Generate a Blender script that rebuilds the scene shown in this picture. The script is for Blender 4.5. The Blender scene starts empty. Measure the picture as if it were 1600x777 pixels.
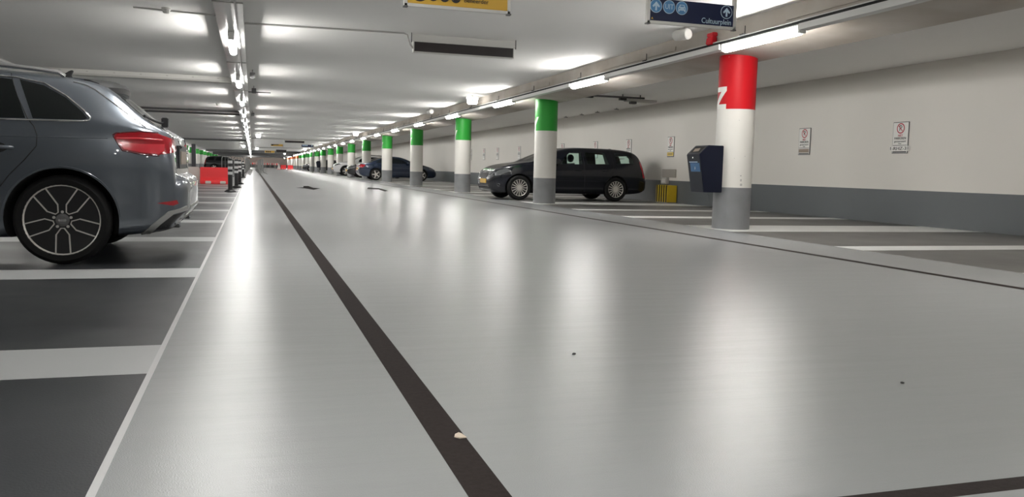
import bpy, bmesh, math, random
from mathutils import Vector, Matrix
from mathutils.bvhtree import BVHTree
random.seed(7)
PI = math.pi
SC = bpy.context.scene
COL = SC.collection

# ------------------------------------------------------------------ materials
MATS = {}
def mat(name, col, rough=0.5, metal=0.0, emit=None, strength=0.0, coat=0.0, trans=0.0, spec=0.5,
        var=0.0, vscale=3.0, bump=0.0, bscale=60.0, col2=None, rvar=0.0, wave=0.0):
    if name in MATS: return MATS[name]
    m = bpy.data.materials.new(name); m.use_nodes = True
    nt = m.node_tree; b = nt.nodes['Principled BSDF']
    b.inputs['Base Color'].default_value = (*col, 1)
    b.inputs['Roughness'].default_value = rough
    b.inputs['Metallic'].default_value = metal
    b.inputs['Specular IOR Level'].default_value = spec
    if coat: b.inputs['Coat Weight'].default_value = coat; b.inputs['Coat Roughness'].default_value = 0.04
    if trans: b.inputs['Transmission Weight'].default_value = trans
    if emit: b.inputs['Emission Color'].default_value = (*emit, 1); b.inputs['Emission Strength'].default_value = strength
    if var or bump or rvar:
        tc = nt.nodes.new('ShaderNodeTexCoord')
    if var:
        n = nt.nodes.new('ShaderNodeTexNoise'); n.inputs['Scale'].default_value = vscale; n.inputs['Detail'].default_value = 5
        nt.links.new(tc.outputs['Object'], n.inputs['Vector'])
        mx = nt.nodes.new('ShaderNodeMix'); mx.data_type = 'RGBA'
        c2 = col2 or tuple(max(0, c * (1 - var)) for c in col)
        mx.inputs[6].default_value = (*col, 1); mx.inputs[7].default_value = (*c2, 1)
        mr = nt.nodes.new('ShaderNodeMapRange'); mr.inputs[1].default_value = .25; mr.inputs[2].default_value = .8
        nt.links.new(n.outputs['Fac'], mr.inputs[0]); nt.links.new(mr.outputs[0], mx.inputs[0])
        nt.links.new(mx.outputs[2], b.inputs['Base Color'])
    if rvar:
        n = nt.nodes.new('ShaderNodeTexNoise'); n.inputs['Scale'].default_value = 1.1; n.inputs['Detail'].default_value = 6
        nt.links.new(tc.outputs['Object'], n.inputs['Vector'])
        mr = nt.nodes.new('ShaderNodeMapRange'); mr.inputs[1].default_value = .3; mr.inputs[2].default_value = .7
        mr.inputs[3].default_value = rough - rvar; mr.inputs[4].default_value = rough + rvar
        nt.links.new(n.outputs['Fac'], mr.inputs[0]); nt.links.new(mr.outputs[0], b.inputs['Roughness'])
    if bump:
        n = nt.nodes.new('ShaderNodeTexNoise'); n.inputs['Scale'].default_value = bscale; n.inputs['Detail'].default_value = 3
        nt.links.new(tc.outputs['Object'], n.inputs['Vector'])
        bp = nt.nodes.new('ShaderNodeBump'); bp.inputs['Strength'].default_value = bump; bp.inputs['Distance'].default_value = 0.004
        nt.links.new(n.outputs['Fac'], bp.inputs['Height']); nt.links.new(bp.outputs['Normal'], b.inputs['Normal'])
        if wave:    # slow roller-applied waviness, longer across the aisle than along it
            mp = nt.nodes.new('ShaderNodeMapping'); mp.inputs['Scale'].default_value = (.9,4.5,1)
            nt.links.new(tc.outputs['Object'], mp.inputs['Vector'])
            n2 = nt.nodes.new('ShaderNodeTexNoise'); n2.inputs['Scale'].default_value = 1.6; n2.inputs['Detail'].default_value = 4
            nt.links.new(mp.outputs[0], n2.inputs['Vector'])
            b2 = nt.nodes.new('ShaderNodeBump'); b2.inputs['Strength'].default_value = wave; b2.inputs['Distance'].default_value = .03
            nt.links.new(n2.outputs['Fac'], b2.inputs['Height']); nt.links.new(b2.outputs['Normal'], bp.inputs['Normal'])
    MATS[name] = m
    return m

M = dict(
    floor=mat('floor_light_paint', (.345,.353,.357), .25, var=.05, vscale=.5, bump=.18, bscale=260, wave=.11),
    bayL=mat('bay_dark_paint', (.032,.035,.039), .36, var=.25, vscale=1.2, rvar=.06, bump=.12, bscale=150),
    bayR=mat('bay_sheen_paint', (.135,.13,.124), .42, var=.2, vscale=.9, rvar=.05, bump=.1, bscale=150),  # bay paint lightened to include its sheen at a grazing view
    line=mat('bay_line_paint', (.50,.51,.51), .36, var=.06, vscale=2, bump=.1, bscale=150),
    lineR=mat('bay_line_right_paint', (.85,.85,.83), .38, var=.1, vscale=2, bump=.1, bscale=150),  # right bay lines, lighter than the left ones
    stripe=mat('stripe_brown_paint', (.036,.028,.026), .8, spec=.1, var=.35, vscale=60, bump=.25, bscale=300),
    edge=mat('edge_bead_paint', (.62,.62,.62), .35),
    ceil=mat('ceiling_white_paint', (.90,.89,.865), .75, var=.05, vscale=.6, bump=.1, bscale=30),
    wall=mat('wall_cream_paint', (.70,.675,.63), .6, var=.05, vscale=.7, bump=.08, bscale=40),
    wallgrey=mat('wall_grey_paint', (.11,.122,.128), .5, var=.08, vscale=1.2),
    endwall=mat('end_wall_paint', (.85,.74,.67), .7, var=.1, vscale=.4),
    beam=mat('beam_stained_concrete', (.50,.475,.435), .8, var=.4, vscale=1.6, col2=(.37,.315,.26), bump=.3, bscale=25),
    galv=mat('galvanised_steel', (.62,.62,.60), .32, metal=.85, var=.15, vscale=6),
    rail=mat('trunking_light_grey', (.62,.62,.60), .4),
    lampwhite=mat('lamp_housing_white', (.75,.75,.72), .45),
    tube=mat('tube_glow', (1,1,1), .4, emit=(1,.982,.95), strength=80),
    black=mat('black_plastic', (.012,.012,.013), .45),
    slot=mat('slot_black', (.01,.01,.01), .8),
    whiteP=mat('pillar_white_paint', (.76,.74,.69), .35, var=.04, vscale=3),
    greyP=mat('pillar_grey_paint', (.23,.235,.245), .45, var=.2, vscale=5, bump=.1, bscale=40),
    greenP=mat('pillar_green_paint', (.032,.34,.045), .42, spec=.25),
    redP=mat('pillar_red_paint', (.52,.008,.014), .5, spec=.2),
    orangeP=mat('pillar_orange_paint', (.55,.12,.035), .45, spec=.25),
    letter=mat('letter_white_paint', (.78,.77,.72), .35),
    navy=mat('bin_navy_steel', (.005,.007,.018), .4, spec=.3),
    navyface=mat('bin_navy_face', (.011,.015,.024), .45, spec=.3),
    sky=mat('sticker_blue', (.035,.14,.32), .4),
    signblue=mat('sign_dark_blue', (.006,.013,.055), .35, spec=.3),
    iconblue=mat('icon_mid_blue', (.08,.26,.52), .35),
    iconpale=mat('icon_pale_blue', (.55,.72,.85), .4),
    signyellow=mat('sign_ochre_yellow', (.62,.37,.05), .35),
    alu=mat('aluminium_frame', (.62,.61,.58), .35, metal=.3),
    ink=mat('ink_black', (.02,.018,.018), .5),
    inkgrey=mat('ink_grey', (.12,.12,.12), .5),
    led=mat('led_panel_black', (.018,.013,.013), .35),
    panelwhite=mat('panel_white', (.62,.61,.58), .45),
    signwhite=mat('sign_white_sheet', (.72,.71,.68), .4),
    signred=mat('sign_red', (.42,.03,.05), .4),
    platebrown=mat('plate_brown', (.28,.22,.17), .5),
    yellow=mat('hazard_yellow', (.62,.43,.02), .45, var=.1, vscale=6),
    redplastic=mat('barrier_red_plastic', (.78,.03,.035), .4),
    whiteplastic=mat('barrier_white_plastic', (.62,.58,.54), .45),
    reflect=mat('reflective_white', (.75,.75,.75), .35),
    exitglow=mat('exit_lamp_glow', (1,1,1), .4, emit=(1,.98,.93), strength=14),
    exitgreen=mat('exit_green', (.05,.45,.2), .4, emit=(.1,.8,.4), strength=.6),
    alarm=mat('alarm_red_plastic', (.55,.01,.02), .25),
    pipe=mat('conduit_grey', (.42,.41,.39), .5),
    pipedark=mat('pipe_dark_grey', (.10,.10,.10), .5),
    darkdoor=mat('dark_column_paint', (.035,.035,.04), .5),
    rubber=mat('tyre_rubber', (.009,.009,.009), .8, spec=.25, bump=.2, bscale=80),
    rimdark=mat('rim_dark_grey', (.022,.022,.023), .35, metal=.4),
    rimsilver=mat('rim_bright_silver', (.62,.60,.56), .35, metal=.35),
    brake=mat('brake_disc_steel', (.22,.21,.20), .5),
    chrome=mat('chrome_trim', (.72,.72,.72), .15, metal=.9),
    satin=mat('satin_silver_trim', (.34,.34,.33), .4, metal=.5),
    glassdark=mat('tinted_car_glass', (.006,.008,.008), .05, spec=.32),
    glassmid=mat('grey_car_glass', (.05,.055,.06), .05),
    glassgreen=mat('green_car_glass', (.62,.86,.80), .03, trans=.95, spec=.4),
    tail=mat('tail_lamp_red', (.27,.006,.012), .12, coat=.5, emit=(.6,.01,.02), strength=.05),
    tailinner=mat('tail_lamp_bright_red', (.50,.03,.045), .15, emit=(.8,.04,.05), strength=.12),
    taildark=mat('tail_lamp_dark_red', (.09,.004,.008), .15, coat=.5),
    lampclear=mat('headlamp_lens', (.10,.105,.11), .08, metal=.2, coat=.5),
    plateyel=mat('number_plate_yellow', (.72,.45,.06), .4),
    paintA=mat('paint_metallic_grey', (.100,.116,.138), .28, metal=.5, coat=1.0),
    paintV=mat('paint_blue_black', (.003,.004,.008), .25, spec=.3, coat=.5),
    paintB=mat('paint_navy_blue', (.009,.021,.052), .25, metal=.4, coat=1.0),
    paintK=mat('paint_black', (.010,.010,.012), .2, coat=1.0),
    paintW=mat('paint_pearl_white', (.62,.62,.62), .25, coat=1.0),
    paintD=mat('paint_dark_grey', (.03,.032,.035), .25, metal=.3, coat=1.0),
    liner=mat('wheel_well_black', (.008,.008,.008), .9),
    seam=mat('panel_gap_black', (.006,.006,.007), .6),
    leaf=mat('leaf_pale', (.72,.62,.50), .7),
    grit=mat('grit_dark', (.03,.03,.03), .8),
    fence=mat('fence_zinc', (.22,.22,.215), .5, metal=.3),
    arrow=mat('arrow_dark_paint', (.018,.016,.016), .95, spec=.03),
    wallshade=mat('wall_shadow_grey', (.33,.31,.28), .8),  # tone of the shadow on the wall around the small box
)

def thin_glass(name, col):
    m = bpy.data.materials.new(name); m.use_nodes = True; nt = m.node_tree
    for n in list(nt.nodes):
        if n.type != 'OUTPUT_MATERIAL': nt.nodes.remove(n)
    out = nt.nodes['Material Output']
    t = nt.nodes.new('ShaderNodeBsdfTransparent'); t.inputs[0].default_value = (*col,1)
    g = nt.nodes.new('ShaderNodeBsdfGlossy'); g.inputs['Roughness'].default_value = .03
    mx = nt.nodes.new('ShaderNodeMixShader'); mx.inputs[0].default_value = .06
    nt.links.new(t.outputs[0], mx.inputs[1]); nt.links.new(g.outputs[0], mx.inputs[2]); nt.links.new(mx.outputs[0], out.inputs['Surface'])
    return m
M['glassgreen'] = thin_glass('green_car_glass_thin', (.80,.95,.90))
# ------------------------------------------------------------------ helpers
def tag(o, label=None, cat=None, group=None, kind=None):
    if label: o['label'] = label
    if cat: o['category'] = cat
    if group: o['group'] = group
    if kind: o['kind'] = kind
    elif label: o['kind'] = 'thing'
    return o
def empty(name, loc=(0,0,0), rz=0.0, label=None, cat=None, group=None):
    o = bpy.data.objects.new(name, None); COL.objects.link(o)
    o.location = loc; o.rotation_euler = (0,0,rz); o.empty_display_size = .2
    return tag(o, label, cat, group)
def copy_tree(o, parent=None):
    c = o.copy(); COL.objects.link(c)
    if parent is not None: c.parent = parent
    for ch in list(o.children): copy_tree(ch, c)
    return c

class MB:
    def __init__(s): s.bm = bmesh.new(); s.mi = 0
    def _f(s, vs):
        try:
            f = s.bm.faces.new(vs); f.material_index = s.mi; return f
        except ValueError: return None
    def box(s, x0,x1,y0,y1,z0,z1, M_=None):
        P = [(x0,y0,z0),(x1,y0,z0),(x1,y1,z0),(x0,y1,z0),(x0,y0,z1),(x1,y0,z1),(x1,y1,z1),(x0,y1,z1)]
        v = [s.bm.verts.new(M_ @ Vector(p) if M_ else p) for p in P]
        for q in ((0,3,2,1),(4,5,6,7),(0,1,5,4),(1,2,6,5),(2,3,7,6),(3,0,4,7)): s._f([v[i] for i in q])
        return s
    def cyl(s, a, b, r, r2=None, seg=12, caps=True):
        a = Vector(a); b = Vector(b); r2 = r if r2 is None else r2
        d = (b-a).normalized(); u = d.orthogonal().normalized(); w = d.cross(u)
        A = [s.bm.verts.new(a + (u*math.cos(t)+w*math.sin(t))*r) for t in [2*PI*i/seg for i in range(seg)]]
        B = [s.bm.verts.new(b + (u*math.cos(t)+w*math.sin(t))*r2) for t in [2*PI*i/seg for i in range(seg)]]
        for i in range(seg): s._f([A[i],A[(i+1)%seg],B[(i+1)%seg],B[i]])
        if caps: s._f(A[::-1]); s._f(B)
        return s
    def tube(s, pts, r, seg=8):
        pts = [Vector(p) for p in pts]; rings = []
        for i,p in enumerate(pts):
            d = (pts[min(i+1,len(pts)-1)]-pts[max(i-1,0)]).normalized()
            if i == 0: u = d.orthogonal().normalized()
            else: u = (u - d*u.dot(d)).normalized()
            w = d.cross(u)
            rings.append([s.bm.verts.new(p+(u*math.cos(2*PI*k/seg)+w*math.sin(2*PI*k/seg))*r) for k in range(seg)])
        for A,B in zip(rings, rings[1:]):
            for k in range(seg): s._f([A[k],A[(k+1)%seg],B[(k+1)%seg],B[k]])
        s._f(rings[0][::-1]); s._f(rings[-1])
        return s
    def lathe(s, prof, seg=32, axis='z', c=(0,0,0), closed=False):
        c = Vector(c); rings = []
        for r,h in prof:
            ring = []
            for k in range(seg):
                t = 2*PI*k/seg
                if axis == 'z': p = (r*math.cos(t), r*math.sin(t), h)
                elif axis == 'y': p = (r*math.sin(t), h, r*math.cos(t))
                else: p = (h, r*math.cos(t), r*math.sin(t))
                ring.append(s.bm.verts.new(c+Vector(p)))
            rings.append(ring)
        prs = list(zip(rings, rings[1:])) + ([(rings[-1], rings[0])] if closed else [])
        for A,B in prs:
            for k in range(seg): s._f([A[k],A[(k+1)%seg],B[(k+1)%seg],B[k]])
        if not closed:
            if prof[0][0] > 1e-5: s._f(rings[0][::-1])
            if prof[-1][0] > 1e-5: s._f(rings[-1])
        return s
    def prism(s, poly, fn0, fn1):
        """poly: 2D points; fn0/fn1 map them to the two end faces"""
        A = [s.bm.verts.new(fn0(*p)) for p in poly]; B = [s.bm.verts.new(fn1(*p)) for p in poly]
        n = len(poly)
        for i in range(n): s._f([A[i],A[(i+1)%n],B[(i+1)%n],B[i]])
        s._f(A[::-1]); s._f(B)
        return s
    def build(s, name, material, parent=None, smooth=None, tilt=False, bevel=0.0):
        bm = s.bm
        bmesh.ops.remove_doubles(bm, verts=bm.verts, dist=1e-6)
        if bevel: bmesh.ops.bevel(bm, geom=list(bm.edges), offset=bevel, segments=2, affect='EDGES', clamp_overlap=True)
        bmesh.ops.recalc_face_normals(bm, faces=bm.faces)
        if tilt:
            for v in bm.verts: v.co.z += tl(v.co.y)
        me = bpy.data.meshes.new(name); bm.to_mesh(me); bm.free()
        for m in (material if isinstance(material, (list,tuple)) else [material]): me.materials.append(m)
        if smooth is not None:
            me.shade_smooth(); me.set_sharp_from_angle(angle=math.radians(smooth))
        o = bpy.data.objects.new(name, me); COL.objects.link(o)
        if parent is not None: o.parent = parent
        return o

TILT = -0.0028
def tl(y): return TILT*(y-9.0)
CZ = 2.56                      # ceiling height near the camera (falls very slightly with distance)
def cz(y): return CZ+tl(y)

def text_mesh(txt, size, name, material, parent, mtx, extrude=0.0015, align='CENTER', width=None):
    cu = bpy.data.curves.new('t', 'FONT'); cu.body = txt; cu.size = size; cu.align_x = align; cu.align_y = 'CENTER'
    cu.extrude = extrude; cu.resolution_u = 3
    o = bpy.data.objects.new('t', cu); COL.objects.link(o)
    bpy.context.view_layer.update()
    ev = o.evaluated_get(bpy.context.evaluated_depsgraph_get())
    me = bpy.data.meshes.new_from_object(ev)
    bpy.data.objects.remove(o); bpy.data.curves.remove(cu)
    if width:
        xs = [v.co.x for v in me.vertices]; w = max(xs)-min(xs)
        me.transform(Matrix.Diagonal((width/w,1,1,1)))
    me.transform(mtx); me.name = name
    me.materials.clear(); me.materials.append(material)
    t = bpy.data.objects.new(name, me); COL.objects.link(t)
    if parent is not None: t.parent = parent
    return t

# ------------------------------------------------------------------ setting
XL, XR, YB, YE = -9.6, 10.05, -12.0, 165.0
# floor: one mesh, painted zones as material slots
def build_floor():
    xs = [XL, -5.25, -.345, -.325, .452, .546, 4.965, 5.065, 5.88, XR]
    left = [(3.25+2.53*k-.235, 3.25+2.53*k+.235) for k in range(-6, 64)]
    right = []
    for k in range(-3, 22):
        o = 7.66*k
        right += [(7.15+o-.225, 7.15+o+.225), (9.98+o-.6, 9.98+o+.6), (12.5+o-.26, 12.5+o+.26)]
    ys = {YB, YE, 1.455, 1.52}
    for a,b in left+right:
        for y in (a,b):
            if YB < y < YE: ys.add(round(y,4))
    ys = sorted(ys)
    inl = lambda y: any(a <= y <= b for a,b in left)
    inr = lambda y: any(a <= y <= b for a,b in right)
    bm = bmesh.new()
    V = [[bm.verts.new((x,y,0)) for y in ys] for x in xs]
    for i in range(len(xs)-1):
        xm = (xs[i]+xs[i+1])/2
        for j in range(len(ys)-1):
            ym = (ys[j]+ys[j+1])/2
            if xm < -5.25: mi = 1
            elif xm < -.345: mi = 3 if inl(ym) else 1
            elif xm < -.325: mi = 6
            elif .452 < xm < .546: mi = 5
            elif 4.965 < xm < 5.065: mi = 5
            elif xm > 5.88: mi = 4 if inr(ym) else 2
            elif 1.455 < ym < 1.52 and .546 < xm < 4.965: mi = 5
            else: mi = 0
            f = bm.faces.new([V[i][j],V[i+1][j],V[i+1][j+1],V[i][j+1]]); f.material_index = mi
    me = bpy.data.meshes.new('floor'); bm.to_mesh(me); bm.free()
    for k in ('floor','bayL','bayR','line','lineR','stripe','edge'): me.materials.append(M[k])
    o = bpy.data.objects.new('floor', me); COL.objects.link(o)
    tag(o, 'glossy light grey painted garage floor with dark parking bays', kind='structure')
build_floor()
def plane_obj(name, pts_list, mats_idx, materials, label):
    bm = bmesh.new()
    for pts, mi in zip(pts_list, mats_idx):
        f = bm.faces.new([bm.verts.new(p) for p in pts]); f.material_index = mi
    bmesh.ops.remove_doubles(bm, verts=bm.verts, dist=1e-5)
    me = bpy.data.meshes.new(name); bm.to_mesh(me); bm.free()
    for m in materials: me.materials.append(m)
    o = bpy.data.objects.new(name, me); COL.objects.link(o)
    return tag(o, label, kind='structure')
mb = MB(); mb.box(XL-.2,XR+.2,YB-.2,YE+.2,CZ,CZ+.2)
tag(mb.build('ceiling', M['ceil'], tilt=True), 'white painted concrete ceiling', kind='structure')
def wall(name, x0, x1, y0, y1, label, m=None):
    mb = MB(); mb.mi = 1; mb.box(x0,x1,y0,y1,0,.555); mb.mi = 0; mb.box(x0,x1,y0,y1,.555,CZ+.06)
    tag(mb.build(name, [m or M['wall'], M['wallgrey']]), label, kind='structure')
wall('wall_right', XR, XR+.2, YB-.2, YE+.2, 'cream wall with a grey painted base band on the right')
wall('wall_left', XL-.2, XL, YB-.2, YE+.2, 'cream wall with a grey painted base band on the left')
wall('wall_far', XL-.2, XR+.2, YE, YE+.2, 'distant pinkish end wall', M['endwall'])
wall('wall_back', XL-.2, XR+.2, YB-.2, YB, 'wall behind the camera')
mb = MB(); mb.prism([(5.52,2.362),(5.60,2.350),(6.56,2.268),(6.56,2.60),(5.52,2.60)], lambda a,q:(a,YB,q), lambda a,q:(a,YE,q))
tag(mb.build('trim_1', M['beam'], tilt=True), 'long stained concrete beam above the right pillars', kind='structure')
for i,(y,z0,h) in enumerate([(104,2.30,.5),(122,2.18,1.0),(140,2.12,1.0)]):
    mb = MB(); mb.box(-5.2, 5.52, y, y+h, z0, CZ+.02)
    tag(mb.build('trim_%d' % (i+2), M['pipedark'], tilt=True), 'dark cross beam under the far ceiling', kind='structure')

# ------------------------------------------------------------------ pillars
PILY = [9.96+7.66*k for k in range(20)]
def letter_on_pillar(poly, R, name, parent, material):
    """poly in (s,z) metres, s>0 towards the right when looking at the aisle side"""
    bm = bmesh.new()
    bm.faces.new([bm.verts.new((p[0],0,p[1])) for p in poly])
    for k in range(-14, 15):
        bmesh.ops.bisect_plane(bm, geom=bm.verts[:]+bm.edges[:]+bm.faces[:], plane_co=(k*.012,0,0), plane_no=(1,0,0))
    bmesh.ops.triangulate(bm, faces=bm.faces)
    for v in bm.verts:
        a = PI + v.co.x/R
        v.co = Vector((math.cos(a)*(R+.002), math.sin(a)*(R+.002), v.co.z))
    me = bpy.data.meshes.new(name); bm.to_mesh(me); bm.free(); me.materials.append(material)
    o = bpy.data.objects.new(name, me); COL.objects.link(o); o.parent = parent
    return o
ZP = [(-.115,1.60),(.115,1.60),(.115,1.665),(-.03,1.665),(.115,1.84),(.115,1.895),(-.115,1.895),(-.115,1.83),(.02,1.83),(-.115,1.665)]
YP = [(-.033,1.60),(.033,1.60),(.033,1.72),(.13,1.90),(.058,1.90),(0,1.785),(-.058,1.90),(-.13,1.90),(-.033,1.72)]
def pillar(x, y, colmat, poly, label, group, R=.25, segs=48, name='pillar'):
    t = empty(name, (x,y,0), 0, label, 'pillar', group)
    top = 2.36+tl(y)
    def ring(z0, z1): return MB().lathe([(R,z0),(R,z1)], seg=segs)
    ring(0,.56).build('foot_band', M['greyP'], t, smooth=40)
    ring(.56,1.60).build('shaft', M['whiteP'], t, smooth=40)
    ring(1.60,top).build('coloured_band', colmat, t, smooth=40)
    if poly: letter_on_pillar(poly, R, 'letter', t, M['letter'])
    return t
ORD = ['first','second','third','fourth','fifth','sixth','seventh','eighth','ninth','tenth','eleventh','twelfth','thirteenth',
       'fourteenth','fifteenth','sixteenth','seventeenth','eighteenth','nineteenth','twentieth','twenty-first','twenty-second',
       'twenty-third','twenty-fourth','twenty-fifth','twenty-sixth','twenty-seventh','twenty-eighth','twenty-ninth','thirtieth',
       'thirty-first','thirty-second','thirty-third','thirty-fourth']
pz = pillar(6.24, PILY[0], M['redP'], ZP, 'round pillar with red top, white letter Z and grey foot', None)
for k in range(1, 20):
    if k < 15:
        pillar(6.24, PILY[k], M['greenP'], YP if k < 6 else None,
               'round pillar with green top, %s green one beyond the red-topped pillar' % ORD[k-1], 'green-topped pillars on the right')
    else:
        pillar(6.24, PILY[k], M['orangeP'], None, 'far round pillar with orange top, %s orange one after the green pillars' % ORD[k-15], 'orange-topped pillars far right')
for k in range(8, 20):
    pillar(-5.6, PILY[k], M['greenP'], None, 'green-topped pillar in the far left row, %s one visible beyond the grey car' % ORD[k-8], 'green-topped pillars on the left', segs=24)
t = empty('dark_column', (-4.92, 78.5, 0), 0, 'tall dark column between the far left green-topped pillars', 'column')
MB().box(-.17,.17,-.17,.17,.08,2.3).build('shaft', M['darkdoor'], t, bevel=.01)
MB().box(-.2,.2,-.2,.2,0,.08).build('foot', M['darkdoor'], t)
# scuff marks on the red-topped pillar
mb = MB()
def scuff(mb, a, z, w, h, R=.2515):
    A = [PI+a-w/2/R, PI+a+w/2/R]
    mb._f([mb.bm.verts.new((math.cos(q)*R, math.sin(q)*R, zz)) for q,zz in ((A[0],z-h/2),(A[1],z-h/2),(A[1],z+h/2),(A[0],z+h/2))])
for a,z,w,h in [(1.45,.66,.02,.03),(1.47,.60,.03,.03),(1.43,.72,.02,.015),(1.62,.98,.012,.008),(1.2,1.45,.008,.008),(1.05,.95,.01,.006),(.5,2.28,.01,.01)]: scuff(mb,a,z,w,h)
mb.build('scuff_marks', M['pipe'], pz)

# ------------------------------------------------------------------ lamps and trunking
def make_lamp(name):
    t = empty(name)
    MB().box(-.045,.045,-.76,.76,.04,.07).build('housing', M['lampwhite'], t, bevel=.006)
    mb = MB()
    prof = [(.025,-.74),(.046,-.73),(.05,-.70),(.05,.70),(.046,.73),(.025,.74)]
    mb.lathe(prof, seg=10, axis='y'); mb.build('tube', M['tube'], t, smooth=50)
    for s in (-1,1): MB().box(-.042,.042,s*.755-.02,s*.755+.02,-.035,.045).build('end_cap', M['lampwhite'], t, bevel=.004)
    return t
lamp0 = make_lamp('tube_lamp'); first = [True]
def put_lamp(x,y,z,label,group):
    o = lamp0 if first[0] else copy_tree(lamp0)
    first[0] = False
    o.location = (x,y,z+tl(y)); tag(o, label, 'lamp', group)
LXR, LZR = 5.515, 2.258
LXL, LZL = -.25, 2.306
for i in range(30):
    y = 8.38+5.07*(i)
    w = ('lit tube lamp under the beam beside the right pillars, the %s seen from the camera' % ORD[i])
    put_lamp(LXR, y, LZR, w, 'tube lamps along the right beam')
for i in range(29):
    y = 12.0+5.3*i
    w = 'lit tube lamp below the steel tray on the left, the %s seen from the camera' % ORD[i]
    put_lamp(LXL, y, LZL, w, 'tube lamps under the left tray')
for y in (3.31,-1.76,-6.83): put_lamp(LXR, y, LZR, 'lit tube lamp on the right beam behind the camera position', 'tube lamps along the right beam')
for y in (6.7,1.4,-3.9,-9.2): put_lamp(LXL, y, LZL, 'lit tube lamp under the left tray overhead of the camera', 'tube lamps under the left tray')
for i in range(31):  # unseen lamp row, added to brighten the left ceiling
    y = 6.0+5.07*i
    put_lamp(-6.6, y, 2.40, 'added tube lamp in the unseen row by the left wall, %s from the near end' % ORD[i], 'added tube lamps brightening the left side')
t = empty('lamp_rail', (0,0,0), 0, 'slim grey rail carrying the added unseen lamps by the left wall', 'rail')
MB().box(-6.64,-6.56,YB+.1,YE-.1,2.471,2.50).build('rail', M['rail'], t, tilt=True)
mb = MB()
for i in range(31): mb.cyl((-6.6,6+5.07*i,2.5),(-6.6,6+5.07*i,CZ),.008,seg=6)
mb.build('hanger', M['pipe'], t, tilt=True)
# right trunking
t = empty('lamp_trunking', (0,0,0), 0, 'long light grey lamp trunking under the left edge of the concrete beam', 'trunking')
MB().box(5.560,5.60,YB+.1,YE-.1,2.30,2.345).build('back_flange', M['rail'], t, tilt=True)
mb = MB()
ys = sorted([8.38+5.07*i for i in range(-3,31)])
for a,b in zip(ys,ys[1:]): mb.box(5.455,5.565,a+.78,b-.78,2.25,2.315)
mb.build('rail', M['rail'], t, tilt=True)
MB().box(5.468,5.558,YB+.1,YE-.1,2.3155,2.345).build('gap_shade_strip', M['slot'], t, tilt=True)  # black strip standing for the shaded gap between trunking and beam
MB().box(5.460,5.519,YB+.1,YE-.1,2.3455,2.356).build('top_rail', M['rail'], t, tilt=True)
for i in range(26):
    y = 6.1+2.55*i
    mb = MB(); mb.box(5.455,5.515,y-.012,y+.012,2.36,2.37); mb.cyl((5.485,y,2.365),(5.485,y,2.46),.006,seg=6); mb.box(5.44,5.52,y-.045,y+.045,2.352,2.364)
    mb.build('hanger', M['black'], t, tilt=True)
for i in range(26):
    y = 6.6+5.07*i
    MB().box(5.505,5.5195,y-1.3,y+1.3,2.40,2.455).build('wire_cover', M['beam'], t, tilt=True)
# left cable tray
t = empty('cable_tray', (0,0,0), 0, 'long shiny steel cable tray hung above the left lamp row', 'tray')
MB().box(-.392,-.090,YB+.1,YE-.1,2.380,2.387).build('tray_bottom', M['galv'], t, tilt=True)
for x in (-.392,-.095): MB().box(x,x+.005,YB+.1,YE-.1,2.387,2.44).build('tray_side', M['galv'], t, tilt=True)
MB().box(-.275,-.215,YB+.1,YE-.1,2.3765,2.3795).build('lamp_rail', M['rail'], t, tilt=True)
MB().box(-.175,-.155,YB+.1,YE-.1,2.364,2.3795).build('cable', M['pipe'], t, tilt=True)
for i in range(30):
    y = 4.0+5.3*i
    mb = MB()
    for x in (-.385,-.097): mb.cyl((x,y,2.385),(x,y,CZ),.005,seg=6)
    mb.box(-.395,-.087,y-.02,y+.02,2.372,2.380)
    mb.build('hanger', M['pipe'], t, tilt=True)

# ------------------------------------------------------------------ ceiling fittings
def conduit(name, pts, r, m, label, cat='pipe', group=None, tilt=True):
    o = MB().tube([(p[0],p[1],p[2]+(tl(p[1]) if tilt else 0)) for p in pts], r).build(name, m, smooth=60)
    return tag(o, label, cat, group)
t = empty('cross_duct', (0,18.9,cz(18.9)), 0, 'pale flat duct crossing the ceiling above the grey car', 'duct')
MB().box(-4.4,-.42,-.05,.35,-.115,-.001).build('casing', M['panelwhite'], t, bevel=.004)
MB().box(-4.4,-.42,-.056,-.05,-.10,-.085).build('seam', M['pipe'], t)
for i in range(8): MB().box(-4.2+.5*i,-4.16+.5*i,-.056,-.05,-.05,-.035).build('clip', M['pipe'], t)
conduit('ceiling_pipe', [(-4.42,14,CZ-.03),(-4.42,18.8,CZ-.03)], .03, M['rail'], 'pale pipe running to the flat duct near upper left corner')
conduit('ceiling_pipe', [(-5.2,29.9,CZ-.05),(-.41,29.9,CZ-.05)], .035, M['pipedark'], 'nearer of two dark ceiling pipes behind the car spoiler', group='dark cross pipes')  # both pipes coloured dark for the shade they hang in
conduit('ceiling_pipe', [(-5.2,31.6,CZ-.05),(-.41,31.6,CZ-.05)], .035, M['pipedark'], 'farther of two dark ceiling pipes behind the car spoiler', group='dark cross pipes')
conduit('ceiling_pipe', [(-5.2,62,CZ-.10),(-.41,62,CZ-.10)], .06, M['pipedark'], 'dark cross pipe left of the tray in the distance')
conduit('ceiling_pipe', [(-.05,58,CZ-.04),(5.4,58,CZ-.03)], .025, M['pipe'], 'grey cross pipe over the aisle before the far yellow sign')
conduit('ceiling_pipe', [(-.05,84,CZ-.08),(5.4,84,CZ-.05)], .04, M['pipe'], 'grey cross pipe over the aisle beyond the far yellow sign')
conduit('conduit', [(-1.35,11.05,CZ-.012),(-.42,11.2,CZ-.012)], .010, M['pipe'], 'thin conduit joining the smoke detector to the left tray')
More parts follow.
